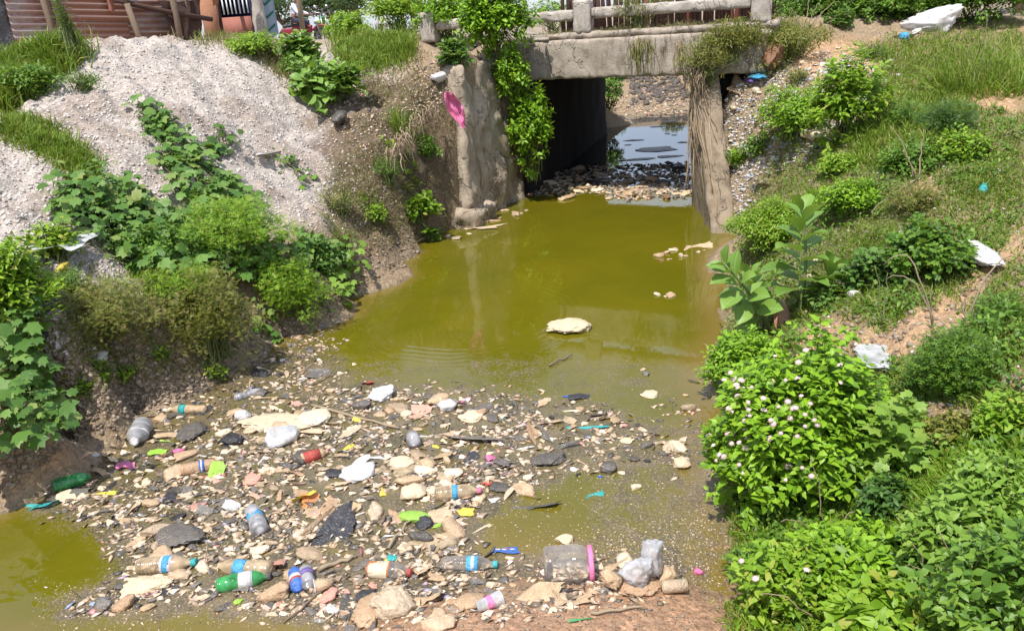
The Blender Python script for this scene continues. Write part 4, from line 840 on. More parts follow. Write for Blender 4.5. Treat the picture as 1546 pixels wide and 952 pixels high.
# ---- left bank
twigbush('low_weed', 'small round green weed alone on the pale gravel heap', 'weed', (92, 106, 155, 142), SL, .05, 110, 3, 'mid')
creeper('gourd_vine', 'long narrow gourd vine running down the middle of the gravel heap', [(205,155),(240,160),(290,215),(330,250),(385,300),(375,335),(300,330),(265,290),(235,240),(215,190)], 420, .12, 'gourd', .1, seed=2)
creeper('gourd_vine', 'small dark patch of vine beside the upper end of the long gourd vine', [(318,195),(345,192),(352,235),(320,240)], 34, .1, 'dark', .08, seed=3)
creeper('gourd_vine', 'broad mat of gourd vine below the blue bag on the left bank', [(75,285),(150,262),(235,310),(300,335),(395,372),(450,375),(480,400),(430,415),(330,408),(250,425),(190,410),(150,370),(95,330)], 1150, .105, 'gourd', .17, seed=4)
creeper('gourd_vine', 'large leaved gourd vine climbing the bank at the left edge by the waterline', [(0,455),(40,450),(45,520),(60,580),(85,620),(75,640),(35,655),(0,670)], 420, .11, 'gourd', .25, seed=5)
grasspatch_later = 0
creeper('gourd_vine', 'few wilted pale leaves hanging over the dark lip of the left shore', [(470,370),(520,360),(545,395),(535,450),(500,470),(480,440),(455,400)], 90, .11, 'pale', .14, seed=6)
creeper('gourd_vine', 'thin trail of vine leaves below the white rag on the gravel heap', [(405,225),(430,230),(480,270),(470,285),(430,262)], 36, .08, 'mid', .06, seed=7)
creeper('broadleaf_weed', 'thin fringe of broad leaves low on the left shore beside the olive bush', [(380,455),(410,470),(415,500),(395,520),(375,500)], 22, .09, 'gourd', .1, seed=8, cat='weed')
twigbush('feathery_bush', 'feathery bright green bush above the olive bush on the left bank', 'bush', (270, 290, 440, 412), FE, .065, 800, 3, 'bright')
twigbush('feathery_bush', 'round bright green bush leaning over the left waterline', 'bush', (378, 382, 495, 505), FE, .07, 620, 3, 'bright', droop=.1)
twigbush('straggly_bush', 'olive brown straggly bush reaching down to the water on the left', 'bush', (245, 395, 390, 585), FE, .055, 950, 3, 'olive')
twigbush('straggly_bush', 'low olive bush of thin dry stems left of the bare soil', 'bush', (50, 418, 235, 530), FE, .05, 900, 3, 'olive', flat=.25)
twigbush('lobed_leaf_bush', 'small yellow green bush beside the strip of clear plastic film', 'bush', (48, 335, 118, 402), PA, .06, 90, 3, 'bright')
twigbush('leafy_bush', 'mid green leafy bush at the left edge above the large gourd vine', 'bush', (-50, 365, 70, 520), OV, .06, 520, 3, 'bright')
twigbush('leafy_weed', 'short green weeds behind the olive bush on the left bank', 'weed', (60, 405, 130, 450), FE, .045, 160, 3, 'mid', flat=.12)
twigbush('yellow_tangle', 'yellowish tangle of thin stems on the edge of the gravel slope', 'bush', (478, 262, 545, 345), SL, .045, 190, 2, 'olive', flat=.2)
twigbush('yellow_tangle', 'lower yellow green tangle just above the shaded left shore', 'bush', (485, 335, 545, 385), SL, .045, 130, 2, 'olive', flat=.18)
twigbush('leafy_weed', 'fresh green broad leaved weed at the foot of the dark retaining wall', 'weed', (592, 280, 668, 352), PA, .085, 80, 3, 'bright')
twigbush('leafy_weed', 'small green weed at the water edge below the dark retaining wall', 'weed', (640, 340, 672, 372), PA, .08, 14, 2, 'mid')
twigbush('leafy_weed', 'sparse weed on the soil slope left of the grass tuft', 'weed', (585, 215, 625, 270), OV, .05, 70, 2, 'mid')
tuft('grass_tuft', 'single upright green grass tuft on the slope left of the pink cloth', (582, 148, 628, 208), 260, 'grass', 4, .2)
for i, (bb, t_) in enumerate([((425, 48, 480, 120), 'upper'), ((440, 85, 545, 175), 'lower')]):
    twigbush('broad_leaf_shrub', f'{t_} large leaved grey green shrub at the right shoulder of the gravel heap', 'shrub', bb, BG, .155, 80 if i == 0 else 110, 3, 'calo', parts=290, whorl=.05, clump=.4, seed=4 + i, up_=.1)
twigbush('green_weeds', 'yellow green weeds between the gravel heap and the motorbike', 'weed', (345, 48, 425, 88), OV, .05, 330, 3, 'bright')
twigbush('green_weeds', 'green weeds spilling down beside the large leaved shrub', 'weed', (420, 85, 470, 130), OV, .05, 160, 3, 'mid')
twigbush('leafy_shrub', 'yellow green shrub on the road edge right of the motorbikes', 'shrub', (492, 12, 560, 75), OV, .07, 520, 3, 'bright', C=wallc(525, 48, 12.5), Rr=(.36, .35, .32))
twigbush('leafy_shrub', 'bushy yellow green shrub behind the grassy knoll', 'shrub', (560, 0, 645, 55), OV, .07, 600, 3, 'bright', C=wallc(600, 18, 11.5), Rr=(.45, .4, .33))
twigbush('leafy_shrub', 'loose green shrub between the knoll and the bright ivy', 'shrub', (635, 0, 715, 60), OV, .07, 560, 3, 'lantana', C=wallc(672, 28, 10.2), Rr=(.38, .35, .33))
twigbush('grey_green_weed', 'grey green broad leaved weeds beside the top of the left wing wall', 'weed', (660, 60, 712, 110), PA, .11, 70, 3, 'gourd')
twigbush('ivy_bush', 'dense bright green ivy bush at the left end of the bridge railing', 'bush', (695, -25, 800, 92), OV, .085, 950, 3, 'lantana', parts=200, seed=9, C=wallc(745, 38, 9.0), Rr=(.42, .35, .42))
twigbush('ivy_bush', 'bright green creeper hanging down the wing wall beside the dark opening', 'bush', (745, 85, 840, 290), OV, .08, 560, 3, 'lantana', parts=240, C=wallc(800, 205, 9.05), Rr=(.3, .3, .62), seed=10, droop=.35)
twigbush('ivy_bush', 'upper strand of green creeper at the corner of the bridge beam', 'bush', (745, 60, 805, 150), OV, .075, 260, 3, 'lantana', C=wallc(772, 118, 8.95), Rr=(.2, .25, .33), seed=11, droop=.3)
# grassy knoll
def grasspatch(name, label, poly, n, hgt, wid, mat, seed=0, lean=.35, top=True, soft=6, bend=.5):
    x, y = samp(poly, n, soft); P = hit(x, y, 0, False); P = P[P[:, 2] > .015]; P = P[np.random.default_rng(seed + 1).random(len(P)) > bare(P[:, 0], P[:, 1])] if seed > 20 else P; P[:, :2] += np.random.default_rng(seed).normal(0, .02, (len(P), 2)); P[:, 2] = ground(P[:, 0], P[:, 1])
    return blades(name, P, gnormal(P[:, 0], P[:, 1]), hgt, wid, mat, seed, lean, None, label, 'grass', bend=bend)
grasspatch('grass', 'dense green grass on the rounded knoll behind the gravel slope', [(502,60),(530,35),(590,28),(625,50),(620,90),(560,108),(515,95)], 5200, .22, .010, 'grass', 1)
grasspatch('grass', 'tall green grass between the shack and the gravel heap', [(0,65),(60,62),(140,78),(110,100),(60,135),(15,165),(0,170)], 5200, .26, .012, 'grass', 2)
grasspatch('grass', 'strip of short grass in the fold of the gravel heap', [(0,175),(60,185),(120,225),(155,262),(120,275),(60,230),(0,205)], 3600, .11, .007, 'grass', 3)
grasspatch('grass', 'thin grass on the ridge behind the gravel heap', [(230,42),(340,40),(430,75),(470,130),(430,118),(370,72),(290,60)], 3600, .14, .008, 'drygrass', 4)
grasspatch('grass', 'green grass by the shack corner', [(255,35),(330,32),(345,55),(290,52)], 1500, .18, .008, 'grass', 5)
grasspatch('grass', 'dry grass below the knoll', [(500,60),(640,80),(650,150),(560,160),(500,120)], 1500, .1, .007, 'drygrass', 6)
grasspatch('grass', 'dry grass fibres on the eroded left slope', [(500,240),(620,220),(650,320),(560,370),(490,330)], 3600, .08, .005, 'drygrass', 7, .8)
grasspatch('grass', 'sparse weeds on the left bank', [(0,380),(250,420),(380,430),(300,560),(120,600),(40,600)], 2600, .07, .006, 'olive', 8, .6)
twigbush('tall_weed', 'tall grey green weed spike in front of the shack', 'weed', (98, 25, 132, 95), SL, .07, 60, 3, 'gourd', C=tuple(hit1(112, 95) + [0, 0, .3]), Rr=(.06, .06, .33), seed=3)
twigbush('low_weeds', 'leafy green weeds in the grass at the left edge', 'weed', (0, 85, 85, 160), OV, .06, 300, 2, 'mid', flat=.15)
canes('dry_weed', 'thin dry weed stalks standing in front of the shack posts', (135, 95), [(128, 30, 0, .1), (142, 40, .05, .05), (72, 42, 0, .1)], .006, 'stem', 'weed')

# ---- on and round the bridge
twigbush('dry_creeper', 'yellowish dry creeper hanging over the bridge railing', 'creeper', (925, -10, 1010, 60), SL, .06, 330, 2, 'olive', C=wallc(968, 18, 8.9), Rr=(.34, .16, .3), seed=2, droop=.5)
tag(strands(empty('creeper_trail', tuple(aty(980, 60, 8.8)), 'thin olive creeper trailing down the face of the beam', 'creeper'), 'stem', [tuple(aty(955, 62, 8.78)), tuple(aty(1000, 60, 8.72))], 60, .42, M['leaf_olive'] if 'leaf_olive' in M else M['olive'], .004, .2, 4), kind='stuff')
twigbush('dry_creeper', 'brown green dry creeper covering the right end of the bridge', 'creeper', (1015, 55, 1110, 130), SL, .05, 560, 2, 'olive', seed=3, C=wallc(1062, 95, 8.15), Rr=(.33, .25, .27), droop=.4)
creeper('dry_creeper', 'low dull green creeper on the slope right of the bridge', [(1050,50),(1100,35),(1200,30),(1215,80),(1170,110),(1110,120),(1060,130),(1045,100)], 2600, .06, 'olive', .16, leaf=SL, seed=4, cat='creeper')
creeper('dry_creeper', 'straw coloured dead creeper mixed over the slope right of the bridge', [(1060,60),(1190,45),(1200,90),(1100,120),(1060,120)], 700, .06, 'drygrass', .14, leaf=SL, seed=5, cat='creeper')
twigbush('dry_creeper', 'fresh green clump in the dull creeper near the white bag', 'creeper', (1110, 62, 1150, 100), SL, .05, 130, 2, 'bright', flat=.15, seed=5)
twigbush('far_bush', 'green bush on the left bank of the pond behind the bridge', 'bush', (918, 118, 948, 172), OV, .09, 190, 3, 'mid', C=(2.15, 15.6, .55), Rr=(.3, .4, .42), seed=6)
twigbush('leafy_shrub', 'green plants behind the left span of the railing', 'shrub', (790, 5, 870, 55), OV, .07, 330, 3, 'lantana', C=wallc(832, 26, 15.5), Rr=(.6, .3, .34), seed=7)
# far trees
def tree(label, px, Y, h, rx, mat, seed, n=420, leaf=OV, size=.16, group=None, trunk=True):
    q = aty(px, 30, Y); g = float(ground(q[0], q[1])); rs = np.random.default_rng(seed); root = empty('tree', (q[0], q[1], g), label, 'tree', group)
    lim = []; tp = np.array([0, 0, h * .45]); V, F = tube([(0, 0, -.3), (.05 * h, 0, h * .2), tp], [h * .035, h * .03, h * .022], 7); obj('trunk', mesh('trunk', V, F, M['wood'], True), root)
    cs = [np.array([rs.normal(0, rx * .5), rs.normal(0, rx * .5), h * rs.uniform(.45, .95)]) for _ in range(9)]; mb = MB()
    for c in cs: mb.add(*tube([tp * .8, (tp + c) / 2 + rs.normal(0, .1, 3), c], [h * .018, h * .01, h * .004], 5, False))
    obj('branches', mb.mesh('branches', M['wood']), root)
    P = np.concatenate([c + nrm(rs.normal(0, 1, (n, 3))) * (rs.random((n, 1)) ** .5) * [rx * .5, rx * .5, h * .2] for c in cs]); k = len(P)
    N = nrm(rs.normal(0, .6, (k, 3)) + [0, 0, 1]); Fm = frames(rs.normal(0, 1, (k, 3)), N); V, F = place(leaf[1], P, Fm, size * rs.uniform(.6, 1.2, k)); tag(obj('crown', mesh('crown', V, F, M[mat], False, np.repeat(rs.random(k), len(leaf[1][0]))), root), kind='stuff')
tree('dark green tree beyond the motorbikes, nearest to the road', 500, 37, 2.7, 1.5, 'far', 1, 330)
tree('dull green tree beyond the road, just right of the wooden pole', 540, 34, 2.7, 1.6, 'far', 2, 300)
tree('distant green tree seen left of the rider', 425, 38, 2.5, 1.3, 'far', 3, 260)
tree('distant bushy tree behind the knoll', 620, 30, 3.2, 2.0, 'far', 4, 330)
tree('distant tree behind the ivy bush', 730, 28, 3.6, 2.0, 'far', 5, 330)
tree('tree behind the right end of the railing', 1210, 17, 2.6, 1.3, 'far', 6, 330)
tree('wide green tree behind the bushes at the top right', 1400, 16, 2.6, 1.8, 'far', 7, 330)
tree('green tree beyond the top right corner', 1530, 17, 2.8, 1.6, 'far', 8, 330)
# ---- right bank
twigbush('leafy_shrub', 'dark green shrub right of the bridge railing at the top edge', 'shrub', (1180, -30, 1300, 60), OV, .07, 900, 3, 'mid', seed=1, C=aty(1240, 18, 10.2), Rr=(.6, .4, .42))
twigbush('leafy_shrub', 'broad dark green shrub behind the white sack', 'shrub', (1285, -35, 1440, 55), OV, .07, 1300, 3, 'mid', seed=2, C=aty(1362, 12, 10.0), Rr=(.75, .5, .42))
twigbush('leafy_shrub', 'dark green shrub at the top right corner', 'shrub', (1415, -45, 1560, 38), OV, .07, 1100, 3, 'mid', seed=3, C=aty(1490, 0, 9.8), Rr=(.7, .5, .38))
twigbush('small_plant', 'small upright blue green plant between the dry stems and the shrubs', 'plant', (1252, 12, 1288, 50), PA, .08, 46, 3, 'gourd')
canes('dead_plant', 'fan of dry pale stems in front of the shrub right of the bridge', (1215, 50), [(1195, 12, 0, .02), (1235, 5, .02, .03), (1262, 2, .0, .05), (1175, 25, 0, .02), (1222, 0, .1, 0)], .012)
twigbush('leafy_bush', 'fresh green low bush above the right bank litter', 'bush', (1142, 128, 1262, 232), OV, .05, 640, 3, 'lantana', seed=5, parts=150)
twigbush('nettle_bush', 'tall yellow green leafy bush in the middle of the right bank', 'bush', (1222, 85, 1335, 255), OV, .075, 560, 3, 'bright', seed=6, parts=250)
tuft('tall_grass', 'tall olive grass clump with dry stalks at the upper right', (1430, 30, 1546, 150), 800, 'grass', 5, .5, .007, 'grass clump', .9, .7)
canes('dead_plant', 'thin dry stalks rising from the tall olive grass', (1480, 135), [(1450, 40, 0, .1), (1490, 20, 0, .1), (1512, 60, .05, .1), (1440, 70, 0, .1)], .007)
# tall broad-leaf plant with a bare stem
def broadplant(label, base_px, top_px, dy, n, size, seed, mat='calo', spreadf=1.0):
    rs = np.random.default_rng(seed); B = hit1(*base_px); Tt = aty(top_px[0], top_px[1], B[1] + dy); root = empty('broad_leaf_plant', tuple(B), label, 'plant')
    t = np.linspace(0, 1, 9)[:, None]; q = B + (Tt - B) * t + np.sin(t * 3.14) * np.array([.03, 0, 0]); V, F = tube(q, np.linspace(.012, .006, 9), 7); obj('stem', mesh('stem', V - B, F, M['stem'], True), root)
    P, Y, N, S = [], [], [], []; ax = nrm((Tt - B)[None])[0]; u = nrm(np.cross(ax, [0, 1, 0])); v = np.cross(ax, u)
    for k in range(n):
        f = (k // 2 + 1) / (n // 2); f = .18 + .82 * f; a = (k // 2) * 1.57 + (k % 2) * 3.1416 + rs.normal(0, .25) + .5; o = u * math.cos(a) + v * math.sin(a); i = min(8, int(f * 8)); p = B + (Tt - B) * f
        upk = .25 + 1.1 * max(0, f - .6) * 2.2; y = o + ax * upk + np.array([0, 0, -.15 if f < .5 else 0]); P.append(p + o * .008); Y.append(y); N.append(nrm(ax * 1.0 - o * .3 + rs.normal(0, .2, 3))); S.append(size * (1.1 - .45 * f ** 3) * rs.uniform(.8, 1.1))
    Fm = frames(np.array(Y), np.array(N)); leaf_objs(root, 'big_leaf', BIG, np.array(P), Fm, np.array(S), M[mat]); return root
broadplant('tall plant with large pale green leaves standing over the right shore', (1205, 480), (1212, 318), .05, 18, .2, 1)
broadplant('short large leaved plant leaning left over the right shore', (1165, 505), (1095, 400), -.1, 18, .18, 2)
broadplant('small upright large leaved plant behind the leaning one', (1150, 500), (1135, 415), .1, 14, .17, 3)
broadplant('low large leaved plant between the tall plant and the lobed leaf bush', (1235, 470), (1255, 400), .1, 14, .17, 5)
twigbush('small_leaf_bush', 'low mat of small yellow green leaves beside the wing wall foot', 'bush', (1108, 285, 1235, 400), OV, .035, 1500, 3, 'bright', flat=.2, seed=7, off=.2)
twigbush('lobed_leaf_bush', 'lobed leaf bush below the white bag on the right bank', 'bush', (1340, 335, 1455, 435), PA, .06, 300, 3, 'mid', seed=8)
twigbush('lobed_leaf_bush', 'young plant of lobed blue green leaves on a bare stem', 'plant', (1268, 375, 1348, 455), PA, .065, 90, 3, 'gourd', seed=9)
twigbush('lobed_leaf_bush', 'low lobed leaf weed left of the young bare stemmed plant', 'weed', (1215, 420, 1280, 475), PA, .055, 90, 3, 'gourd', seed=19)
canes('bare_stem', 'thick green forked stem under the young lobed leaf plant', (1332, 492), [(1322, 400, 0, .02), (1275, 455, 0, .05), (1340, 410, .03, 0)], .008, 'stem', 'plant')
canes('arched_dry_stems', 'two long dry stems arching left over the trampled soil', (1408, 495), [(1335, 400, .1, .32), (1338, 422, .05, .2), (1400, 430, 0, .05)], .007)
canes('arched_dry_stems', 'dry stem arching to the right from a broken stump', (1455, 490), [(1545, 402, .05, .3), (1447, 430, 0, .02), (1458, 435, .02, .02)], .007)
canes('dry_branch', 'bare forked branch leaning over the grass on the upper right bank', (1385, 272), [(1345, 190, .1, .05), (1395, 195, .1, .05), (1315, 320, -.3, .04), (1365, 225, 0, .0)], .009)
canes('dry_branch', 'dead branch lying across the bare soil at the right edge', (1480, 628), [(1415, 626, 0, .03), (1440, 640, -.05, .02), (1490, 612, .0, .02)], .009)
twigbush('leafy_bush', 'bright bush of soft leaves at the right waterline above the flowering shrub', 'bush', (1065, 495, 1182, 615), OV, .05, 560, 3, 'lantana', seed=10, parts=200)
twigbush('flowering_bush', 'large bright green bush dotted with pale pink flower heads at the right shore', 'bush', (1072, 535, 1335, 830), OV, .062, 1750, 3, 'lantana', seed=11, parts=295, flowers=110, ryf=.75, off=.3)
twigbush('broadleaf_weed', 'spreading weed with large pale lobed leaves right of the flowering bush', 'weed', (1262, 605, 1425, 775), PA, .1, 85, 3, 'pale', seed=12, parts=240, whorl=.045, clump=.8, stems=True)
twigbush('ferny_bush', 'dark green ferny bush on the right bank under the arched stems', 'bush', (1385, 495, 1500, 620), FE, .06, 640, 3, 'mid', seed=13)
twigbush('leafy_weed', 'bright green weeds at the right edge beside the dead branch', 'weed', (1480, 595, 1560, 680), OV, .05, 260, 3, 'bright', seed=14)
twigbush('leafy_bush', 'low yellow green bush at the bottom edge beside the brown mud', 'bush', (1115, 815, 1265, 965), OV, .05, 300, 3, 'bright', seed=15, parts=295, flowers=4)
twigbush('leafy_bush', 'bushy light green plant under the flowering bush, near the bottom edge', 'bush', (1215, 790, 1395, 905), OV, .06, 300, 3, 'lantana', seed=16, parts=250)
twigbush('leafy_bush', 'large leaved green plant at the bottom edge right of the mud', 'bush', (1260, 880, 1425, 985), OV, .072, 190, 3, 'bright', seed=17, parts=250)
twigbush('leafy_bush', 'straggly green bush in the bottom right corner', 'bush', (1425, 830, 1570, 985), OV, .055, 230, 3, 'mid', seed=18, parts=250, spread=1.2)
twigbush('leafy_bush', 'thin bright plant just above the bottom right corner bush', 'bush', (1380, 765, 1500, 860), OV, .06, 110, 3, 'pale', seed=19, parts=200, spread=1.2)
canes('bare_stem', 'dry grey stalks sticking up in the bottom right corner', (1450, 930), [(1420, 800, 0, .03), (1500, 830, .05, .02), (1465, 790, 0, .05), (1530, 850, 0, .03)], .006, 'twig')
canes('dry_weed', 'dead straw coloured weed between the bottom bushes', (1405, 900), [(1380, 820, 0, .03), (1425, 815, .05, .04), (1370, 850, 0, .02), (1440, 850, 0, .03)], .005, 'twig', 'weed')
twigbush('leafy_weed', 'loose pale green weeds on bare stems at the right edge', 'weed', (1440, 690, 1550, 800), OV, .05, 230, 3, 'pale', seed=17, parts=100, flat=.18)
canes('bare_stem', 'thin grey stem rising through the flowering bush', (1250, 815), [(1225, 690, 0, .02), (1300, 760, .02, .02), (1178, 785, 0, .03)], .005, 'twig')
canes('bare_stem', 'thin stalks in the bottom right foreground', (1235, 940), [(1150, 895, 0, .06), (1205, 900, 0, .03), (1300, 890, .1, .06)], .005, 'twig')
RB = [(1110,905),(1100,840),(1090,640),(1080,470),(1110,380),(1130,300),(1180,230),(1260,210),(1290,110),(1340,60),(1546,30),(1546,952),(1100,952)]
grasspatch('grass', 'short green grass over the right bank', RB, 85000, .06, .0055, 'grass', 21, .7, soft=8, bend=.7)
grasspatch('grass', 'longer green grass by the flowering bush and the corner', [(1120,820),(1200,790),(1420,640),(1546,600),(1546,952),(1110,952)], 12000, .09, .006, 'bright', 22, .6)
grasspatch('grass', 'taller grass on the upper right bank', [(1290,110),(1340,60),(1546,50),(1546,130),(1440,200),(1380,260),(1290,250)], 9000, .12, .007, 'grass', 23, .5)
grasspatch('grass', 'dry straw among the grass of the right bank', RB, 6000, .09, .003, 'drygrass', 24, 1.1)
# small-leaved ground weeds through the grass
x, y = samp(RB, 24000, 6); P = hit(x, y, 0, False); P = P[P[:, 2] > .03]; P = P[rng.random(len(P)) > bare(P[:, 0], P[:, 1])]; nn = fbm(P * 1.7, 3, 5); P = P[nn > -.25]; rs = np.random.default_rng(8); k = len(P); P = P + np.stack([rs.normal(0, .01, k), rs.normal(0, .01, k), .005 + rs.random(k) * (.03 + .09 * sstep(.0, .5, fbm(P * 3.3, 3, 15)))], -1)
V, F = place(LEAF, P, frames(rs.normal(0, 1, (k, 3)) + [0, -.3, 0], nrm(rs.normal(0, .35, (k, 3)) + [0, 0, 1] + SUNN * .4)), rs.uniform(.018, .036, k)); tag(obj('ground_weeds', mesh('ground_weeds', V, F, M['mid'], False, np.repeat(rs.random(k), 8))), 'low leafy ground weeds spread through the right bank grass', 'weeds', kind='stuff')
# open patches get their random world-wide scatter too, so the far side of each fold is not bare
rs = np.random.default_rng(31); x = rs.uniform(1.4, 6, 30000); y = rs.uniform(1.0, 9, 30000); m_ = (ground(x, y) > .12) & (x > np.interp(y, wr[:, 1], wr[:, 0]) + .15); x, y = x[m_], y[m_]; m_ = rs.random(len(x)) > bare(x, y); x, y = x[m_], y[m_]; P = np.stack([x, y, ground(x, y)], -1)
blades('grass', P, gnormal(x, y), .05, .005, 'grass', 33, .7, None, 'thin grass carpet over all of the right bank', 'grass')

twigbush('leafy_weed', 'leafy low weeds filling the gap between the gourd vine mat and the feathery bush', 'weed', (150, 330, 300, 400), OV, .05, 420, 3, 'mid', flat=.14, seed=21)
twigbush('leafy_weed', 'mixed weeds right of the round bright bush by the left shore', 'weed', (440, 355, 520, 425), PA, .075, 150, 3, 'gourd', seed=22)
twigbush('leafy_weed', 'weeds below the gourd vine mat, above the olive bushes', 'weed', (190, 395, 330, 450), FE, .05, 420, 3, 'bright', flat=.14, seed=23)
for i, (bb, lf, sz, n_, mt, lb) in enumerate([
 ((1330, 150, 1400, 200), FE, .06, 200, 'mid', 'feathery weed clump right of the yellow green nettle bush'), ((1390, 150, 1470, 215), FE, .06, 260, 'dark', 'dark green weed clump below the tall grass clump'),
 ((1330, 215, 1420, 270), OV, .05, 260, 'mid', 'leafy weeds left of the bare forked branch'), ((1420, 195, 1490, 250), OV, .05, 220, 'bright', 'bright weed clump above the teal bottle'),
 ((1240, 270, 1330, 330), OV, .045, 300, 'lantana', 'fresh weed clump above the tall broad leaf plant'), ((1340, 275, 1420, 330), FE, .05, 200, 'olive', 'olive weed clump below the bare forked branch'),
 ((1470, 440, 1546, 500), FE, .05, 220, 'mid', 'feathery weeds under the arching stem at the right edge'), ((1180, 560, 1260, 610), FE, .045, 220, 'bright', 'fine leaved weeds behind the flowering bush'),
 ((1400, 620, 1470, 680), OV, .045, 160, 'olive', 'thin olive weeds beside the dead branch'), ((1230, 230, 1300, 270), OV, .045, 200, 'bright', 'pale weeds at the foot of the nettle bush'),
 ((1100, 820, 1180, 880), SL, .06, 200, 'mid', 'narrow leaved weeds at the shore under the flowering bush'), ((1300, 720, 1380, 790), OV, .05, 170, 'dark', 'dark weeds in the gap right of the flowering bush')]):
    twigbush('weed_clump', lb, 'weed', bb, lf, sz, n_, 3, mt, seed=40 + i, flat=.22)

twigbush('leafy_weed', 'dark leafy weed at the top of the shaded recess', 'weed', (612, 200, 668, 250), OV, .055, 120, 3, 'mid', seed=61)
twigbush('leafy_weed', 'trailing green weed on the brown slope below the grass tuft', 'weed', (560, 215, 610, 300), FE, .05, 170, 2, 'mid', seed=62, flat=.15)
twigbush('leafy_weed', 'small bright weed near the foot of the brown slope', 'weed', (540, 300, 590, 345), OV, .045, 90, 3, 'bright', seed=63, flat=.12)
tag(grasspatch('dry_roots', 'matted dry roots and straw over the brown slope left of the wing wall', [(520,190),(600,130),(690,110),(700,200),(690,330),(640,370),(560,380),(520,300)], 5200, .1, .004, 'drygrass', 17, 1.2, bend=1.0), None, 'roots')

for i, (bb, lb) in enumerate([((128, 540, 175, 580), 'small weed sprig left of the white rag on the bare left soil'), ((165, 545, 215, 578), 'low leafy sprig right of the white rag on the bare left soil'), ((225, 520, 262, 550), 'weed sprig at the top of the bare left soil'), ((300, 545, 345, 578), 'weed sprig by the foot of the olive bush'), ((110, 575, 140, 600), 'tiny weed sprig near the left waterline')]):
    twigbush('weed_sprig', lb, 'weed', bb, OV, .045, 26, 2, 'bright', seed=80 + i, flat=.08)
for i, (bb, lf, mt, lb) in enumerate([((1120, 200, 1170, 240), OV, 'mid', 'small weed below the lime green bottle on the right bank'), ((1180, 100, 1230, 130), FE, 'olive', 'olive weed right of the rusty brown piece'), ((1095, 220, 1135, 260), OV, 'lantana', 'small fresh weed beside the right wing wall'), ((1290, 60, 1340, 95), FE, 'mid', 'weed clump left of the white sacks')]):
    twigbush('weed_clump', lb, 'weed', bb, lf, .045, 90, 3, mt, seed=90 + i, flat=.14)

twigbush('dry_creeper', 'thick olive brown creeper over the right end of the beam and kerb', 'creeper', (1050, 40, 1130, 110), SL, .075, 700, 2, 'olive', seed=101, C=(2.42, 8.22, 1.66), Rr=(.36, .2, .22), droop=.5)
twigbush('dry_creeper', 'olive creeper on the bank just right of the last railing post', 'creeper', (1120, 30, 1210, 100), SL, .075, 700, 2, 'olive', seed=102, C=(3.0, 8.25, 1.62), Rr=(.42, .3, .2), droop=.3)
twigbush('dry_creeper', 'straw coloured dead stems hanging off the right end of the beam', 'creeper', (1020, 80, 1080, 180), SL, .07, 420, 2, 'drygrass', seed=103, C=(2.16, 8.3, 1.42), Rr=(.2, .14, .3), droop=.8)
rs = np.random.default_rng(55); n_ = 1500; t_ = rs.uniform(-.5, 2.6, n_); s_ = rs.uniform(-.06, .22, n_); q_ = BA + e1 * t_[:, None] + ea * s_[:, None]; P = np.concatenate([q_, np.full((n_, 1), 1.835)], 1); P = P[fbm(P * 4, 2, 6) > -.2]
blades('dry_straw', P, np.tile([0, -.5, .3], (len(P), 1)), .09, .004, 'drygrass', 56, .9, None, 'dead straw strewn along the kerb under the railing', 'straw', bend=1.2)
# ------------------------------------------------------------------ litter shapes
import bmesh
def ico(sub):
    bm = bmesh.new(); bmesh.ops.create_icosphere(bm, subdivisions=sub, radius=1); V = np.array([v.co[:] for v in bm.verts]); F = np.array([[v.index for v in f.verts] for f in bm.faces]); bm.free(); return V, F
IC3, IC2, IC1 = ico(3), ico(4), ico(1)
def crumple(seed, big=False, soft=.0, planes=22):
    rs = np.random.default_rng(seed); V, F = (IC2 if big else IC3); V = V.copy(); D0 = V.copy()
    r = 1 + .32 * fbm(V * 1.4 + seed, 2, seed); V = V * r[:, None]
    for k in range(planes):
        n = nrm(rs.normal(0, 1, 3)); d = rs.uniform(.5, .95); s = V @ n; V -= (np.clip(s - d, 0, 9) * (1 - soft) * .9)[:, None] * n
    # sharp pleats gathered towards a few points, as film crumples
    for k in range(3 if soft < .4 else 2):
        c = nrm(rs.normal(0, 1, 3)); u = nrm(np.cross(c, [.2, .5, .8])); v = np.cross(c, u); th = np.arctan2(D0 @ u, D0 @ v); m_ = rs.integers(5, 10)
        w_ = fbm(D0 * 2.5 + k, 2, seed + k) * 1.2; f = np.abs(((th / 6.283 * m_ + w_) % 1.0) - .5) * 2; fall = np.exp(-1.1 * np.arccos(np.clip(D0 @ c, -1, 1)))
        V *= (1 - (.34 - .16 * soft) * (1 - f) * fall)[:, None]
    rd_ = 1 - np.abs(vnoise(D0 * 3.3 + seed, seed + 3)) * 2; V *= (1 + (.11 - .05 * soft) * rd_)[:, None]; rd_ = 1 - np.abs(vnoise(D0 * 7 + seed, seed + 4)) * 2; V *= (1 + .045 * rd_)[:, None]
    V -= (V.max(0) + V.min(0)) / 2; V /= (V.max(0) - V.min(0)) / 2; return V, F
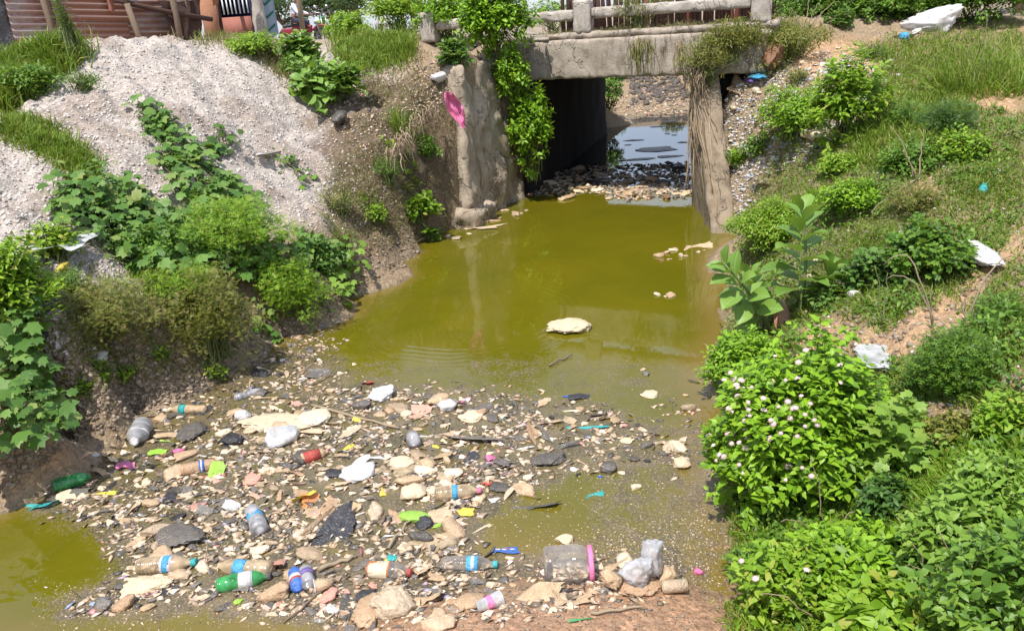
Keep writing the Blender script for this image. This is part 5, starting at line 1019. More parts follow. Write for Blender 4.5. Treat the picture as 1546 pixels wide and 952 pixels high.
def sheet2(seed, nx=15, ny=11, cre=6, ang=1.1, ragged=.25, asp=.7):
    rs = np.random.default_rng(seed); X, Y = np.meshgrid(np.linspace(-1, 1, nx), np.linspace(-1, 1, ny)); P = np.stack([X, Y * asp, 0 * X], -1).reshape(-1, 3)
    e = np.maximum(np.abs(X), np.abs(Y)).ravel(); P[:, :2] *= (1 + ragged * e * fbm(P * 1.7 + seed * 3.1, 3, seed))[:, None]
    for k in range(cre):
        a = rs.uniform(0, 6.28); n = np.array([math.cos(a), math.sin(a), 0]); c = rs.uniform(-.6, .6); s = P @ n - c; th = rs.uniform(.3, 1) * ang * rs.choice([-1, 1])
        w_ = np.clip(s, 0, None); P = P - (w_ * (1 - math.cos(th)))[:, None] * n + np.array([0, 0, 1]) * (w_ * math.sin(th))[:, None]
    P[:, 2] += .06 * fbm(P * 3, 3, seed + 4); P -= (P.max(0) + P.min(0)) / 2; P[:, :2] /= (P.max(0) - P.min(0))[0] / 2; P[:, 2] /= (P.max(0) - P.min(0))[0] / 2 + 1e-6
    P[:, 2] *= min(1, .45 / (P[:, 2].max() + 1e-6)); I = (np.arange(ny - 1)[:, None] * nx + np.arange(nx - 1)[None]).ravel(); Q = np.stack([I, I + 1, I + nx + 1, I + nx], -1)
    return P, np.concatenate([Q[:, [0, 1, 2]], Q[:, [0, 2, 3]]])
def raw(name, VF, smooth): return mesh(name, VF[0], VF[1], M['tan'], smooth)
CR = [raw('crumpled_bag', crumple(50 + k), False) for k in range(7)] + [raw('crumpled_bag', crumple(80 + k, soft=.5, planes=10), True) for k in range(5)]
SHT = [raw('plastic_scrap', sheet2(20 + k, asp=.35 + .08 * (k % 6)), k % 2 == 0) for k in range(8)] + [raw('plastic_scrap', sheet2(320 + k, 22, 16, 11, 1.5, .35, .5 + .07 * k), k % 2 == 0) for k in range(8)]
BLOB = [raw('rounded_piece', crumple(120 + k, soft=.7, planes=5), True) for k in range(4)]
CRB = [raw('crumpled_bag', crumple(150 + k, True, planes=34), False) for k in range(4)] + [raw('crumpled_bag', crumple(170 + k, True, soft=.35, planes=18), True) for k in range(3)]
SHB = [raw('plastic_scrap', sheet2(220 + k, 34, 22, 9, .9, .3, .55), True) for k in range(4)]
def put(name, me, mat, loc, sc3, rz, tilt=(0, 0), par=None):
    o = bpy.data.objects.new(name, me); col.objects.link(o)
    if par: o.parent = par; loc = np.array(loc) - np.array(par.location)
    o.location = loc; o.scale = sc3; o.rotation_euler = (tilt[0], tilt[1], rz); o.material_slots[0].link = 'OBJECT'; o.material_slots[0].material = M[mat]; return o
def bag(name, label, cat, bbox, mat, me, puff=.5, rz=None, tilt=(0, 0), sink=.25, lift=0.0, group=None):
    """a crumpled thing lying on the ground or water, sized from its outline in the picture"""
    cx, cy = (bbox[0] + bbox[2]) / 2, (bbox[1] + bbox[3]) / 2; C = hit1(cx, cy); rg_ = np.linalg.norm(C - C0); dep_ = math.asin(min(.99, (CZ - C[2]) / rg_))
    rx = (bbox[2] - bbox[0]) / 2 / FPX * rg_; hv = (bbox[3] - bbox[1]) / 2 / FPX * rg_; rz_ = max(puff * hv, .004); ry = math.sqrt(max(hv ** 2 - (rz_ * math.cos(dep_)) ** 2, (.3 * hv) ** 2)) / max(.25, math.sin(dep_)); ry = min(ry, rx * 1.6 + hv)
    zf = .45 if me in SHT or me in SHB else 1.0
    o = put(name, me, mat, (C[0], C[1], C[2] + rz_ * (1 - sink * 2) + lift), (rx, ry, rz_ / zf), R(rz if rz is not None else random.uniform(-12, 12)), tilt); return tag(o, label, cat, group)
# ------------------------------------------------------------------ bottles and other made things
def vessel(name, label, cat, p0, p1, rr, body, prof, parts, sink=.55, maxL=9, smooth=True, lift=0.0, n=22, roll=0.0):
    """something turned about its long axis lying between two picture points; prof in length units, parts = (name, profile, material)"""
    A_ = hit1(*p0); B_ = atz(p1[0], p1[1], A_[2]); d = B_ - A_; L = np.linalg.norm(d); y = d / L; L = min(L, maxL); r_ = rr * L; root = empty(name, tuple(A_ + [0, 0, r_ * (1 - sink) + lift]), label, cat)
    Rm = Matrix(((y[0], -y[1], 0), (y[1], y[0], 0), (0, 0, 1))).to_4x4() @ Matrix.Rotation(-math.asin(max(-.5, min(.5, y[2]))), 4, 'Y'); root.rotation_euler = Rm.to_euler()
    def lm(nm, pf, mat): V, F = lathe([(x * L, r * r_) for x, r in pf], n); V[:, 1:] *= 1 + (.035 * vnoise(V * 30, 3) - .16 * sstep(.1, .7, fbm(V * 9 + p0[0], 2, 5)) * (nm == 'body' or 'label' in nm) * (name == 'plastic_bottle'))[:, None]; obj(nm, mesh(nm, V, F, M[mat], smooth), root)
    lm('body', prof, body)
    for nm, pf, mat in parts: lm(nm, pf, mat)
    return root
def bprof(ridges=5, sh=.62, neck=.34):
    p = [(0, 0), (0, .62), (.02, .92), (.05, 1.0)]
    for k in range(ridges): x = .08 + k * (sh - .14) / max(1, ridges); p += [(x, 1.0), (x + .012, .93), (x + .024, 1.0)]
    p += [(sh, 1.0), (sh + .1, .93), (sh + .18, .72), (sh + .25, neck + .06), (.91, neck), (.925, neck)]; return p
def capp(neck=.34, e=1.0): return [(.915, 0), (.915, neck + .1), (e - .004, neck + .1), (e, neck + .02), (e, 0)]
def band(a, b_, r=1.012): return [(a, r - .01), (a, r), (b_, r), (b_, r - .01)]
vessel('plastic_bottle', 'muddy clear bottle with a blue and white label, lower left', 'bottle', (209, 860), (298, 853), .15, 'clearbrown', bprof(7), [('label', band(.42, .62), 'white'), ('label', band(.46, .58, 1.025), 'skyb'), ('cap', capp(), 'teal')])
vessel('plastic_bottle', 'green bottle with a pale label beside the amber tinted bottle', 'bottle', (328, 888), (410, 873), .165, 'cleargreen', bprof(2), [('label', band(.42, .68), 'white'), ('cap', capp(), 'navy_') if False else ('cap', capp(), 'grey')])
vessel('plastic_bottle', 'amber tinted bottle with a blue label above the green bottle', 'bottle', (412, 866), (325, 858), .15, 'clearbrown', bprof(4), [('label', band(.42, .62), 'skyb')])
vessel('plastic_bottle', 'small bottle with an orange label and a red cap', 'bottle', (556, 863), (622, 869), .2, 'clear', bprof(2), [('label', band(.03, .54), 'orange'), ('label_panel', [(.08, 1.02), (.5, 1.02)], 'cream'), ('cap', capp(.36), 'red')])
vessel('plastic_bottle', 'clear ribbed bottle with a bright blue label and blue cap', 'bottle', (667, 855), (752, 856), .145, 'clear', bprof(8), [('label', band(.46, .66), 'skyb'), ('label_stripe', band(.54, .6, 1.03), 'white'), ('cap', capp(), 'teal')])
vessel('plastic_bottle', 'squashed green bottle afloat at the left end of the rubbish', 'bottle', (82, 737), (138, 722), .2, 'cleargreen', bprof(3, .7, .3), [('cap', capp(.25), 'green')])
vessel('plastic_bottle', 'grey bottle with a pale band pointing at the viewer, upper left of the rubbish', 'bottle', (218, 650), (205, 677), .27, 'cleargrey', bprof(2), [('label', band(.5, .62), 'white'), ('cap', capp(.3), 'white')], sink=.3)
vessel('plastic_bottle', 'tan filled bottle with a dark blue band beside the yellow green wrapper', 'bottle', (275, 714), (340, 701), .16, 'tan', bprof(2), [('label', band(.42, .55), 'blue'), ('label_stripe', band(.46, .5, 1.03), 'white')])
vessel('plastic_bottle', 'muddy bottle with a faded teal label nearest the left shore', 'bottle', (312, 621), (255, 621), .13, 'tan', bprof(3), [('label', band(.5, .68), 'teal'), ('cap', capp(), 'cream')])
vessel('plastic_bottle', 'tan tinted bottle with a blue label and pink cap in the middle of the rubbish', 'bottle', (657, 750), (727, 744), .165, 'clearbrown', bprof(4), [('label', band(.38, .5), 'skyb'), ('cap', capp(), 'pink')])
vessel('plastic_bottle', 'small clear bottle with a blue band standing on end in the rubbish', 'bottle', (394, 808), (382, 775), .2, 'cleargrey', bprof(2, .8, .5), [('label', band(.45, .68), 'skyb')], sink=.3)
vessel('plastic_bottle', 'bottle in a red wrapper with a tan neck', 'bottle', (455, 697), (498, 684), .21, 'tan', bprof(1), [('label', band(.1, .66), 'red')])
vessel('plastic_bottle', 'lime green bottle on the rubbish of the right bank by the wing wall', 'bottle', (1083, 161), (1107, 156), .18, 'lime', bprof(2), [('cap', capp(), 'lime')], sink=.2, maxL=.18)
vessel('plastic_bottle', 'small teal blue bottle standing in the grass at the right edge', 'bottle', (1483, 292), (1488, 270), .2, 'teal', bprof(2, .75, .5), [('cap', capp(.4), 'skyb')], sink=.1, maxL=.13)
vessel('plastic_bottle', 'flattened grey bottle lying by the middle of the left shore litter', 'bottle', (355, 604), (400, 590), .14, 'cleargrey', bprof(3), [('cap', capp(), 'grey')])
vessel('plastic_bottle', 'small purple white bottle lying in the upper right bank weeds', 'bottle', (1428, 190), (1446, 181), .2, 'white', bprof(2), [('label', band(.3, .6), 'purple')], sink=.1, maxL=.13)
# the jar, on its side
vessel('plastic_jar', 'large clear ribbed plastic jar lying on its side with a pink rim', 'jar', (822, 872), (896, 868), .41, 'clear', [(0, 0), (0, .8), (.04, .95), (.1, .93), (.15, 1.0), (.2, .95), (.26, 1.01), (.32, .96), (.38, 1.02), (.44, .97), (.5, 1.02), (.56, .97), (.62, 1.02), (.7, 1.0), (.8, .93), (.88, .8), (.93, .78)],
       [('rim', [(.9, .8), (.9, .9), (.93, .93), (.97, .93), (1.0, .88), (1.0, .76), (.9, .74)], 'pink'), ('inner_base', [(.03, 0), (.03, .8), (.05, .88)], 'clearbrown')], sink=.3, n=34)
vessel('paper_cup', 'tan paper cup with a white rim lying at the shore, mouth towards the viewer', 'cup', (502, 886), (476, 893), .42, 'tan', [(0, 0), (0, .72), (.95, .98), (.95, .9), (.1, .66)], [('rim', [(.93, .98), (.93, 1.06), (1.0, 1.08), (1.0, .7), (.93, .68)], 'white')], sink=.2)
vessel('drink_can', 'small blue and red can beside the paper cup', 'can', (451, 894), (446, 868), .24, 'blue', [(0, 0), (0, .8), (.06, 1), (.9, 1), (.96, .8), (1, .8), (1, 0)], [('red_band', band(.3, .42, 1.02), 'red'), ('white_band', band(.42, .62, 1.02), 'white')], sink=.2)
vessel('drink_can', 'crushed clear and purple can beside the paper cup', 'can', (468, 890), (462, 866), .28, 'cleargrey', [(0, 0), (0, .8), (.06, 1), (.5, .85), (.9, 1), (.96, .8), (1, .8), (1, 0)], [('band', band(.5, .75, .95), 'purple')], sink=.2)
vessel('plastic_cup', 'clear cup with a pink print lying at the near shore', 'cup', (722, 922), (757, 908), .3, 'clearfilm', [(0, 0), (0, .7), (.97, 1.0), (1, 1.07)], [('print', [(.35, .84), (.6, .91)], 'pink')], sink=.3)
vessel('rolled_cup', 'crushed tan cup on the brown mud beside the large plastic bag', 'cup', (1000, 893), (1040, 889), .24, 'tan', [(0, 0), (0, .9), (.05, 1), (.9, 1.05), (.93, .8), (.9, 0)], [], sink=.1)
vessel('tin', 'short dull grey tin standing out of the rubbish near the middle', 'tin', (626, 676), (624, 666), .5, 'cleargrey', [(0, 0), (0, 1), (1, 1), (1, 0)], [], sink=.1)
# big hand-placed bags and scraps
H = [
 ('plastic_bag', 'large tan plastic bag puffed up at the near shore', 'bag', (562, 893, 630, 942), 'tan', CRB[4], .8), ('plastic_bag', 'muddy bag draped left of the large puffed tan bag', 'bag', (536, 900, 580, 950), 'tan', CRB[5], .4),
 ('plastic_bag', 'tan torn bag right of the large puffed tan bag', 'bag', (620, 888, 670, 925), 'tan', SHB[0], .6), ('plastic_sheet', 'folded tan sheet in front of the clear jar', 'sheet', (775, 880, 850, 925), 'tan', SHB[1], .5),
 ('plastic_sheet', 'long tan plastic shred right of the folded tan sheet', 'sheet', (835, 885, 900, 922), 'tan', SHB[2], .5),
 ('paper_boat', 'pale folded paper floating alone on the open green water', 'paper', (824, 484, 893, 510), 'cream', CRB[5], .75), ('plastic_film', 'white translucent bag like a dome in the middle of the rubbish', 'bag', (512, 702, 568, 730), 'white', BLOB[0], .5),
 ('plastic_bag', 'black bag lump left of the white dome bag', 'bag', (492, 708, 520, 722), 'blackp', CR[2], .5), ('plastic_sheet', 'long cream sheet stretched in the upper rubbish', 'sheet', (358, 626, 490, 650), 'cream', CRB[4], .4),
 ('plastic_sheet', 'cream sheet fold right of the white ball', 'sheet', (450, 620, 500, 645), 'cream', CRB[5], .5), ('foam_ball', 'round white foam ball at the left end of the cream sheet', 'ball', (355, 623, 379, 642), 'white', BLOB[1], 1.0),
 ('yellow_wrapper', 'yellow strip at the right end of the cream sheet', 'wrapper', (435, 640, 460, 652), 'yellow', SHT[3], .4), ('plastic_tub', 'clear boxy tub with rounded corners below the cream sheet', 'tub', (402, 648, 450, 680), 'clearfilm', BLOB[2], .7),
 ('plastic_bag', 'black crumpled bag left of the clear tub', 'bag', (330, 656, 368, 675), 'blackp', CR[0], .7), ('plastic_wrapper', 'yellow green wrapper beside the blue banded bottle', 'wrapper', (314, 704, 338, 726), 'lime', SHT[5], .8),
 ('plastic_bag', 'grey crumpled film bag with folds in the lower left rubbish', 'bag', (235, 795, 312, 826), 'grey', CRB[0], .5), ('plastic_bag', 'dark crumpled bag in the middle left rubbish', 'bag', (270, 640, 312, 668), 'grey', CRB[1], .5),
 ('foam_plate', 'white tilted foam plate with a black scrap behind it', 'plate', (218, 749, 258, 767), 'white', SHT[9], .8), ('plastic_bag', 'black scrap behind the white foam plate', 'scrap', (248, 744, 270, 760), 'blackp', CR[3], .6),
 ('plastic_wrapper', 'teal and silver foil wrapper afloat at the far left', 'wrapper', (33, 754, 84, 775), 'teal', SHB[0], .5), ('plastic_scrap', 'bright pink plastic scrap in the left rubbish', 'scrap', (178, 699, 202, 714), 'pink', SHT[1], .7),
 ('chip_packet', 'bright yellow green snack packet in the middle of the rubbish', 'packet', (600, 771, 652, 790), 'lime', CR[7], .6), ('foam_lump', 'large cream foam lump left of the pink capped bottle', 'lump', (604, 734, 645, 760), 'cream', BLOB[1], .8),
 ('foam_lump', 'oval cream foam lump above the pink capped bottle', 'lump', (670, 709, 700, 726), 'cream', BLOB[2], .8), ('plastic_bag', 'puffed pale tan bag in the upper middle rubbish', 'bag', (585, 692, 632, 712), 'cream', CR[8], .7),
 ('chocolate_wrapper', 'bright blue wrapper with white and red print on the grey shallows', 'wrapper', (742, 822, 787, 838), 'blue', SHT[4], .3), ('plastic_wrapper', 'teal and white wrapper at the upper right of the rubbish', 'wrapper', (863, 640, 922, 652), 'teal', SHT[6], .4),
 ('green_scrap', 'green leaf like scrap lying on the brown mud', 'scrap', (858, 925, 908, 946), 'green', SHT[7], .4), ('plastic_bag', 'white cloth bag near the right bank bend', 'bag', (1453, 365, 1502, 412), 'white', CRB[1], .5),
 ('plastic_film', 'shiny clear plastic film caught on the right bank above the flowers', 'film', (1298, 528, 1352, 570), 'clearfilm', CRB[2], .5), ('plastic_bag', 'white bag on the creeper right of the bridge', 'bag', (1143, 48, 1165, 70), 'white', CR[1], 1.0),
 ('cloth_scrap', 'bright blue cloth scrap on the right bank litter', 'scrap', (1131, 110, 1156, 125), 'skyb', CR[4], .6), ('cloth_scrap', 'small purple blue scrap left of the bright blue cloth', 'scrap', (1126, 116, 1140, 130), 'purple', CR[5], .6),
 ('rusty_tin_sheet', 'upright rusty brown piece sticking out of the right bank litter', 'scrap metal', (1149, 80, 1178, 120), 'brown', CRB[0], 1.0), ('blue_bag', 'blue bag lying on the gourd vine mat', 'bag', (210, 317, 238, 334), 'blue', CR[6], .8),
 ('plastic_bag', 'white rag lying on the gravel heap', 'rag', (386, 212, 424, 252), 'white', SHB[2], .3), ('clear_film', 'long strip of clear film left of the gourd vine mat', 'film', (85, 332, 148, 388), 'clearfilm', SHB[3], .4),
 ('black_bag', 'black bag on the pale gravel at the left', 'bag', (28, 389, 62, 413), 'blackp', CR[0], .7), ('black_bag', 'torn black bag above the big gourd vine', 'bag', (32, 458, 72, 482), 'blackp', CR[1], .7), ('black_bag', 'small black bag lump below the torn black bag', 'bag', (50, 500, 74, 520), 'blackp', CR[2], .7),
 ('yellow_scrap', 'tiny yellow scrap under the small yellow green bush', 'scrap', (90, 399, 104, 412), 'yellow', CR[3], .8), ('plastic_bag', 'small white rag half way up the bare left soil', 'rag', (145, 534, 160, 550), 'white', CR[4], .9),
 ('plastic_bag', 'white torn bag at the left waterline', 'bag', (82, 600, 112, 616), 'white', SHT[2], .8), ('blue_bag', 'blue strap shaped bag under the gourd vine at the left edge', 'bag', (34, 652, 60, 668), 'skyb', SHT[8], .8),
 ('pile_of_white_sacks', 'large white plastic sack lying below the top right shrubs', 'sack', (1362, 24, 1440, 62), 'white', CRB[3], .95), ('plastic_bag', 'small flat white sack left of the large white sack', 'sack', (1350, 42, 1385, 60), 'white', SHT[0], .5),
 ('blue_scrap', 'small bright blue scrap beside the white sacks', 'scrap', (1359, 53, 1371, 64), 'skyb', CR[5], 1.0), ('plastic_bag', 'white rag lying on the grassy knoll', 'rag', (567, 30, 590, 48), 'white', CR[9], 1.0),
 ('plastic_bag', 'grey white bag stuck in the soil above the pink cloth', 'bag', (650, 112, 674, 130), 'white', CR[6], .9), ('plastic_bag', 'dark and white bag right of the large leaved shrub', 'bag', (502, 172, 528, 196), 'grey', CR[3], .9),
 ('dry_leaf', 'curled orange brown dead leaf under the tall broad leaf plant', 'leaf', (1170, 463, 1202, 515), 'salmon', SHB[1], .7), ('plastic_bag', 'black and white bag with a stick on the right bank', 'bag', (1243, 108, 1265, 128), 'white', CR[2], .9),
 ('stone_slab', 'pale broken slab between the two bushes of the right bank', 'slab', (1210, 195, 1240, 218), 'cream', CR[1], .7), ('plastic_scrap', 'pink plastic scrap on the mud at the right shore', 'scrap', (1046, 858, 1061, 869), 'pink', CR[0], .8),
 ('cream_block', 'pale yellow foam block in the shallows right of the blue wrapper', 'foam', (838, 808, 867, 824), 'cream', CR[1], .6), ('plastic_wrapper', 'green and white scrap afloat on the right open water', 'scrap', (884, 741, 912, 756), 'teal', SHT[2], .5),
 ('orange_paper', 'orange paper scrap stuck above the lower green bottle', 'paper', (403, 838, 436, 866), 'salmon', SHT[4], .8), ('plastic_bag', 'white crumpled bag at the top edge of the rubbish', 'bag', (555, 583, 598, 612), 'white', CRB[3], .7),
 ('plastic_bag', 'white bag with a pink corner in the upper rubbish', 'bag', (660, 604, 690, 626), 'white', CR[7], .8), ('pink_scrap', 'pink corner beside the upper white bag', 'scrap', (686, 605, 702, 618), 'pink', SHT[3], .8),
 ('red_scrap', 'small red scrap at the top left of the rubbish', 'scrap', (545, 573, 566, 584), 'red', SHT[4], .7), ('pink_wrapper', 'pink wrapper left of the white bag with the pink corner', 'wrapper', (618, 614, 652, 632), 'salmon', SHT[5], .5),
 ('foam_disc', 'round pale foam disc on the open water to the right', 'foam', (966, 590, 994, 602), 'cream', BLOB[3], .4), ('grey_stone', 'round grey bag near the right edge of the rubbish', 'bag', (905, 700, 932, 718), 'grey', BLOB[0], .8), ('foam_ball', 'round pale ball by the flowering bush', 'ball', (1016, 692, 1042, 712), 'cream', BLOB[1], .8),
 ('teal_lid', 'small teal cap on the grey shallows above the orange label bottle', 'cap', (584, 838, 602, 848), 'teal', CR[2], .6), ('purple_wrapper', 'white and purple striped wrapper in the right rubbish', 'wrapper', (775, 673, 808, 682), 'white', SHT[6], .5),
 ('dark_film', 'long dark crumpled film at the right end of the rubbish', 'film', (800, 686, 858, 706), 'grey', CRB[2], .5), ('dark_film', 'dark film island on the right open water', 'film', (770, 756, 848, 775), 'grey', SHB[0], .6), ('dark_film', 'black film scrap at the upper right of the rubbish', 'film', (856, 594, 892, 608), 'blackp', SHT[1], .5),
 ('yellow_scrap', 'yellow scrap beside the pink capped bottle', 'scrap', (690, 768, 718, 780), 'yellow', CR[4], .6), ('red_white_wrapper', 'red and white oval wrapper in the lower middle', 'wrapper', (580, 801, 624, 816), 'white', SHT[7], .4),
 ('paper_plate', 'white domed lid in the lower left', 'lid', (190, 872, 258, 897), 'cream', CRB[6], .55), ('orange_scrap', 'orange and yellow wrapper in the left centre', 'wrapper', (442, 742, 478, 768), 'yellow', SHT[3], .7), ('orange_scrap', 'orange wrapper tail beside the yellow wrapper', 'wrapper', (455, 748, 482, 766), 'orange', SHT[5], .6),
 ('orange_scrap', 'small orange wrapper right of the blue banded bottle', 'wrapper', (368, 718, 396, 734), 'salmon', CR[5], .6), ('yellow_strip', 'long yellow strip left of the pink scrap', 'strip', (124, 742, 172, 752), 'yellow', SHT[2], .4), ('yellow_strip', 'lime strip below the grey bottle', 'strip', (225, 678, 250, 690), 'lime', SHT[1], .4), ('yellow_strip', 'small lime scrap right of the grey bottle', 'scrap', (242, 662, 262, 672), 'lime', SHT[7], .5),
 ('cream_sheet', 'folded cream sheet above the teal foil wrapper', 'sheet', (66, 742, 130, 762), 'cream', SHB[1], .5), ('floating_stick_clump', 'smaller litter clump touching the right shore', 'clump', (1032, 366, 1076, 382), 'tan', SHT[2], .5),
 ('wet_foam', 'pale foam patch at the foot of the left wing wall', 'foam', (700, 334, 765, 350), 'cream', SHB[2], .4),
]
for nm, lb, ct, bb, mt, me, pf in H: bag(nm, lb, ct, bb, mt, me, pf)
# print on the blue wrapper
bw = [o for o in col.objects if o.name.startswith('chocolate_wrapper')][0]
for k, (x, mt) in enumerate(((-.55, 'white'), (-.1, 'white'), (.35, 'white'), (.1, 'red'))):
    me = bw.data; co = np.array([v.co[:] for v in me.vertices]); i = np.argsort(np.hypot(co[:, 0] - x, co[:, 1] - (.12 if mt == 'red' else -.02)))[:9]; c = co[i].mean(0)
    V, F = roughbox((-.16, -.09, 0), (.16, .09, .03), .1, .02, 5, k); o = obj('print_patch', mesh('print_patch', V + c + [0, 0, .06], F, M[mt]), bw)
# the pink cloth on the left wing wall
c = aty(687, 165, 7.9); pk = empty('pink_cloth', tuple(c), 'bright pink netted cloth hanging over the top of the left wing wall', 'cloth')
nu, nv = 9, 22; U, Z = np.meshgrid(np.linspace(-1, 1, nu), np.linspace(0, 1, nv)); wd = .058 * np.sin(np.clip(Z * 2.9 + .35, 0, 3.0)) + .02; fold = .03 * np.sin(U * 7 + Z * 5) + .05 * fbm(np.stack([U, Z * 3], -1), 3, 5)
P = np.stack([U * wd + .12 * (Z - .4), -.08 - fold - .1 * Z * 0, .17 - Z * .34 + .012 * fbm(np.stack([U * 3, Z * 6], -1), 2, 8)], -1).reshape(-1, 3); I = (np.arange(nv - 1)[:, None] * nu + np.arange(nu - 1)[None]).ravel(); obj('cloth_panel', mesh('cloth_panel', P, np.stack([I, I + 1, I + nu + 1, I + nu], -1), M['pink'], True), pk)
# the upright clear bag on the mud
c = hit1(965, 885); ub = empty('clear_plastic_bag', tuple(c), 'clear plastic bag standing up at the near right shore, its lower half muddy tan', 'bag')
def lobe(nm, me, mat, px, py, rx, ry, rz_, dy=0.0, rot=0, til=(0, 0)):
    q = aty(px, py, c[1] + dy); o = put(nm, me, mat, q, (rx, ry, rz_), R(rot), til, ub); return o
lobe('upright_fold', CRB[2], 'clearfilm', 984, 848, .048, .035, .095, .02, 10, (0, .15)); lobe('upright_fold', CRB[3], 'clearfilm', 960, 862, .068, .05, .07, 0, -20)
lobe('muddy_base', CRB[5], 'tan', 965, 884, .085, .06, .028, -.01); lobe('muddy_loop', CRB[4], 'tan', 922, 872, .035, .05, .03, 0, 40); lobe('muddy_loop', CRB[6], 'tan', 1008, 868, .035, .045, .035, .03, -30); lobe('muddy_tail', SHB[0], 'tan', 930, 850, .06, .035, .04, .06, 20)
# sticks afloat
def stick(name, label, a_, b_, rad, mat='twig', cat='stick', z=.012):
    A_, B_ = hit1(*a_), hit1(*b_); t = np.linspace(0, 1, 8)[:, None]; q = A_ + (B_ - A_) * t + rng.normal(0, .005, (8, 3)); q[:, 2] = np.maximum(q[:, 2], ground(q[:, 0], q[:, 1])) + z; V, F = tube(q - A_, np.linspace(rad, rad * .6, 8), 6); return tag(obj(name, mesh(name, V, F, M[mat], True), loc=tuple(A_)), label, cat)
stick('stick', 'long pale stick crossing the upper rubbish', (470, 614), (603, 650), .009); stick('stick', 'dark thin stick in the left rubbish', (312, 645), (245, 695), .006, 'wood'); stick('stick', 'brown stick at the lower shore by the paper cup', (485, 898), (430, 942), .005, 'wood')
stick('stick', 'olive split cane lying left of the orange label bottle', (482, 862), (538, 842), .01, 'twig'); stick('stick', 'thin stick pushed into the mud at the left edge', (18, 655), (24, 735), .006, 'twig'); stick('stick', 'pale root lying on the mud right of the jar', (890, 930), (968, 918), .006); stick('stick', 'short stick on the open water near the paper', (830, 555), (862, 537), .006, 'wood')
stick('palm_strip', 'long bent leaf strip in the lower middle rubbish', (585, 830), (625, 782), .008, 'twig', 'strip')

# ------------------------------------------------------------------ the rubbish raft: every piece a thing of its own
placed = [(float(o.location[0]) + (.09 if o.get('category') == 'jar' else .05 if o.get('category') == 'bottle' else 0), float(o.location[1]), .14 if o.get('category') == 'jar' else .05) for o in col.objects if o.parent is None and o.get('category') in ('bottle', 'bag', 'jar', 'cup', 'can', 'wrapper', 'scrap', 'sheet', 'packet', 'tub', 'lump') and o.location[1] < 9]
PX_ = np.zeros((4000, 3)); npl = 0
for q in placed: PX_[npl] = q; npl += 1
KN = {'tan': 'muddy tan', 'cream': 'cream coloured', 'grey': 'wet dark grey', 'white': 'whitish', 'blackp': 'black', 'clearbrown': 'muddy translucent', 'clearfilm': 'clear', 'pink': 'pink', 'red': 'red', 'blue': 'blue', 'teal': 'teal', 'green': 'green', 'lime': 'lime', 'yellow': 'yellow', 'orange': 'orange', 'purple': 'purple', 'salmon': 'salmon pink', 'skyb': 'light blue', 'brown': 'brown'}
def region(px, py):
    return ('far ' if py < 640 else 'near ' if py > 770 else 'middle ') + ('left' if px < 330 else 'right' if px > 640 else 'centre')
LM = [('ribbed jar with pink rim',857,870),('green bottle with pale label',368,880),('orange labelled bottle',590,866),('bright blue wrapper',765,830),('white dome bag',540,716),('squashed green bottle',110,730),('teal foil wrapper',58,765),('grey upright bottle',212,663),('white foam plate',238,758),('clear boxy tub',427,664),('long cream sheet',425,637),('yellow green snack packet',626,780),('pink capped bottle',692,747),('large puffed tan bag',596,917),('white rimmed paper cup',490,889),('blue banded standing bottle',388,792),('grey folded film bag',273,810),('white bag at the top edge',576,598),('teal and white wrapper',892,646),('long dark film',830,696),('muddy bottle with teal label',283,621),('red wrapped bottle',475,691),('oval cream lump',685,718),('blue labelled bottle, lower left',252,857),('pale ball by the flowers',1029,702),('dark film island',809,765),('purple striped wrapper',791,678),('upright clear bag',970,860),('white bag with pink corner',675,615),('pink scrap',190,706),('blue capped ribbed bottle',708,855),('clear cup with pink print',740,914),('tan bottle with blue band',305,708),('white domed lid',224,884),('red and white oval wrapper',602,808),('bright blue cloth',1143,118),('lime green bottle',1095,158),('rusty brown piece',1163,100),('white bag on the creeper',1154,59),('fresh green low bush',1200,180),('nettle bush',1280,160),('foot of the right wall',1090,340),('large white sack',1400,45),('teal bottle',1485,280),('bare forked branch',1370,230),('tall broad leaf plant',1212,380),('white cloth bag',1478,388),('lobed leaf bush',1400,385),('left abutment',800,285),('right abutment',1042,280),('dam\'s pond side',960,250),('dam\'s near edge',930,298),('white rag on the gravel',405,232),('blue bag in the vines',224,326),('black bag on the gravel',45,400),('low round weed',122,125),('clear film strip',115,360),('large leaved shrub',490,130),('foot of the left wall',720,345),('straggly bush',320,570),('pale paper afloat',858,497)]
used_l = {}
def landmark(px, py, head):
    d_ = np.array([math.hypot(px - a, (py - b_) * 1.4) for _, a, b_ in LM]); w0 = None
    for k_ in np.argsort(d_)[:3]:
        nm_, a, b_ = LM[k_]; dx, dy = px - a, (py - b_) * 1.4
        w_ = head + ' ' + ('just ' if d_[k_] < 42 else '') + (('right of' if dx > 0 else 'left of') if abs(dx) > abs(dy) else ('below' if dy > 0 else 'above')) + ' the ' + nm_
        w0 = w0 or w_
        if w_ not in used_l: used_l[w_] = 1; return w_
    return w0
def part_(px, py, poly):
    q = np.array(poly, float); a = (px - q[:, 0].min()) / np.ptp(q[:, 0]); b_ = (py - q[:, 1].min()) / np.ptp(q[:, 1])
    return ('left part of the ' if a < .33 else 'right part of the ' if a > .66 else 'middle of the ') if abs(a - .5) > abs(b_ - .5) or abs(b_ - .5) < .2 else ('upper part of the ' if b_ < .5 else 'lower part of the ')
cnt = {'plastic_scrap': 0, 'crumpled_bag': 0, 'film_piece': 0, 'foam_piece': 0, 'bank_scrap': 0, 'bank_bag': 0}
VIV = ('pink', 'red', 'blue', 'teal', 'green', 'lime', 'yellow', 'orange', 'purple', 'skyb', 'salmon')
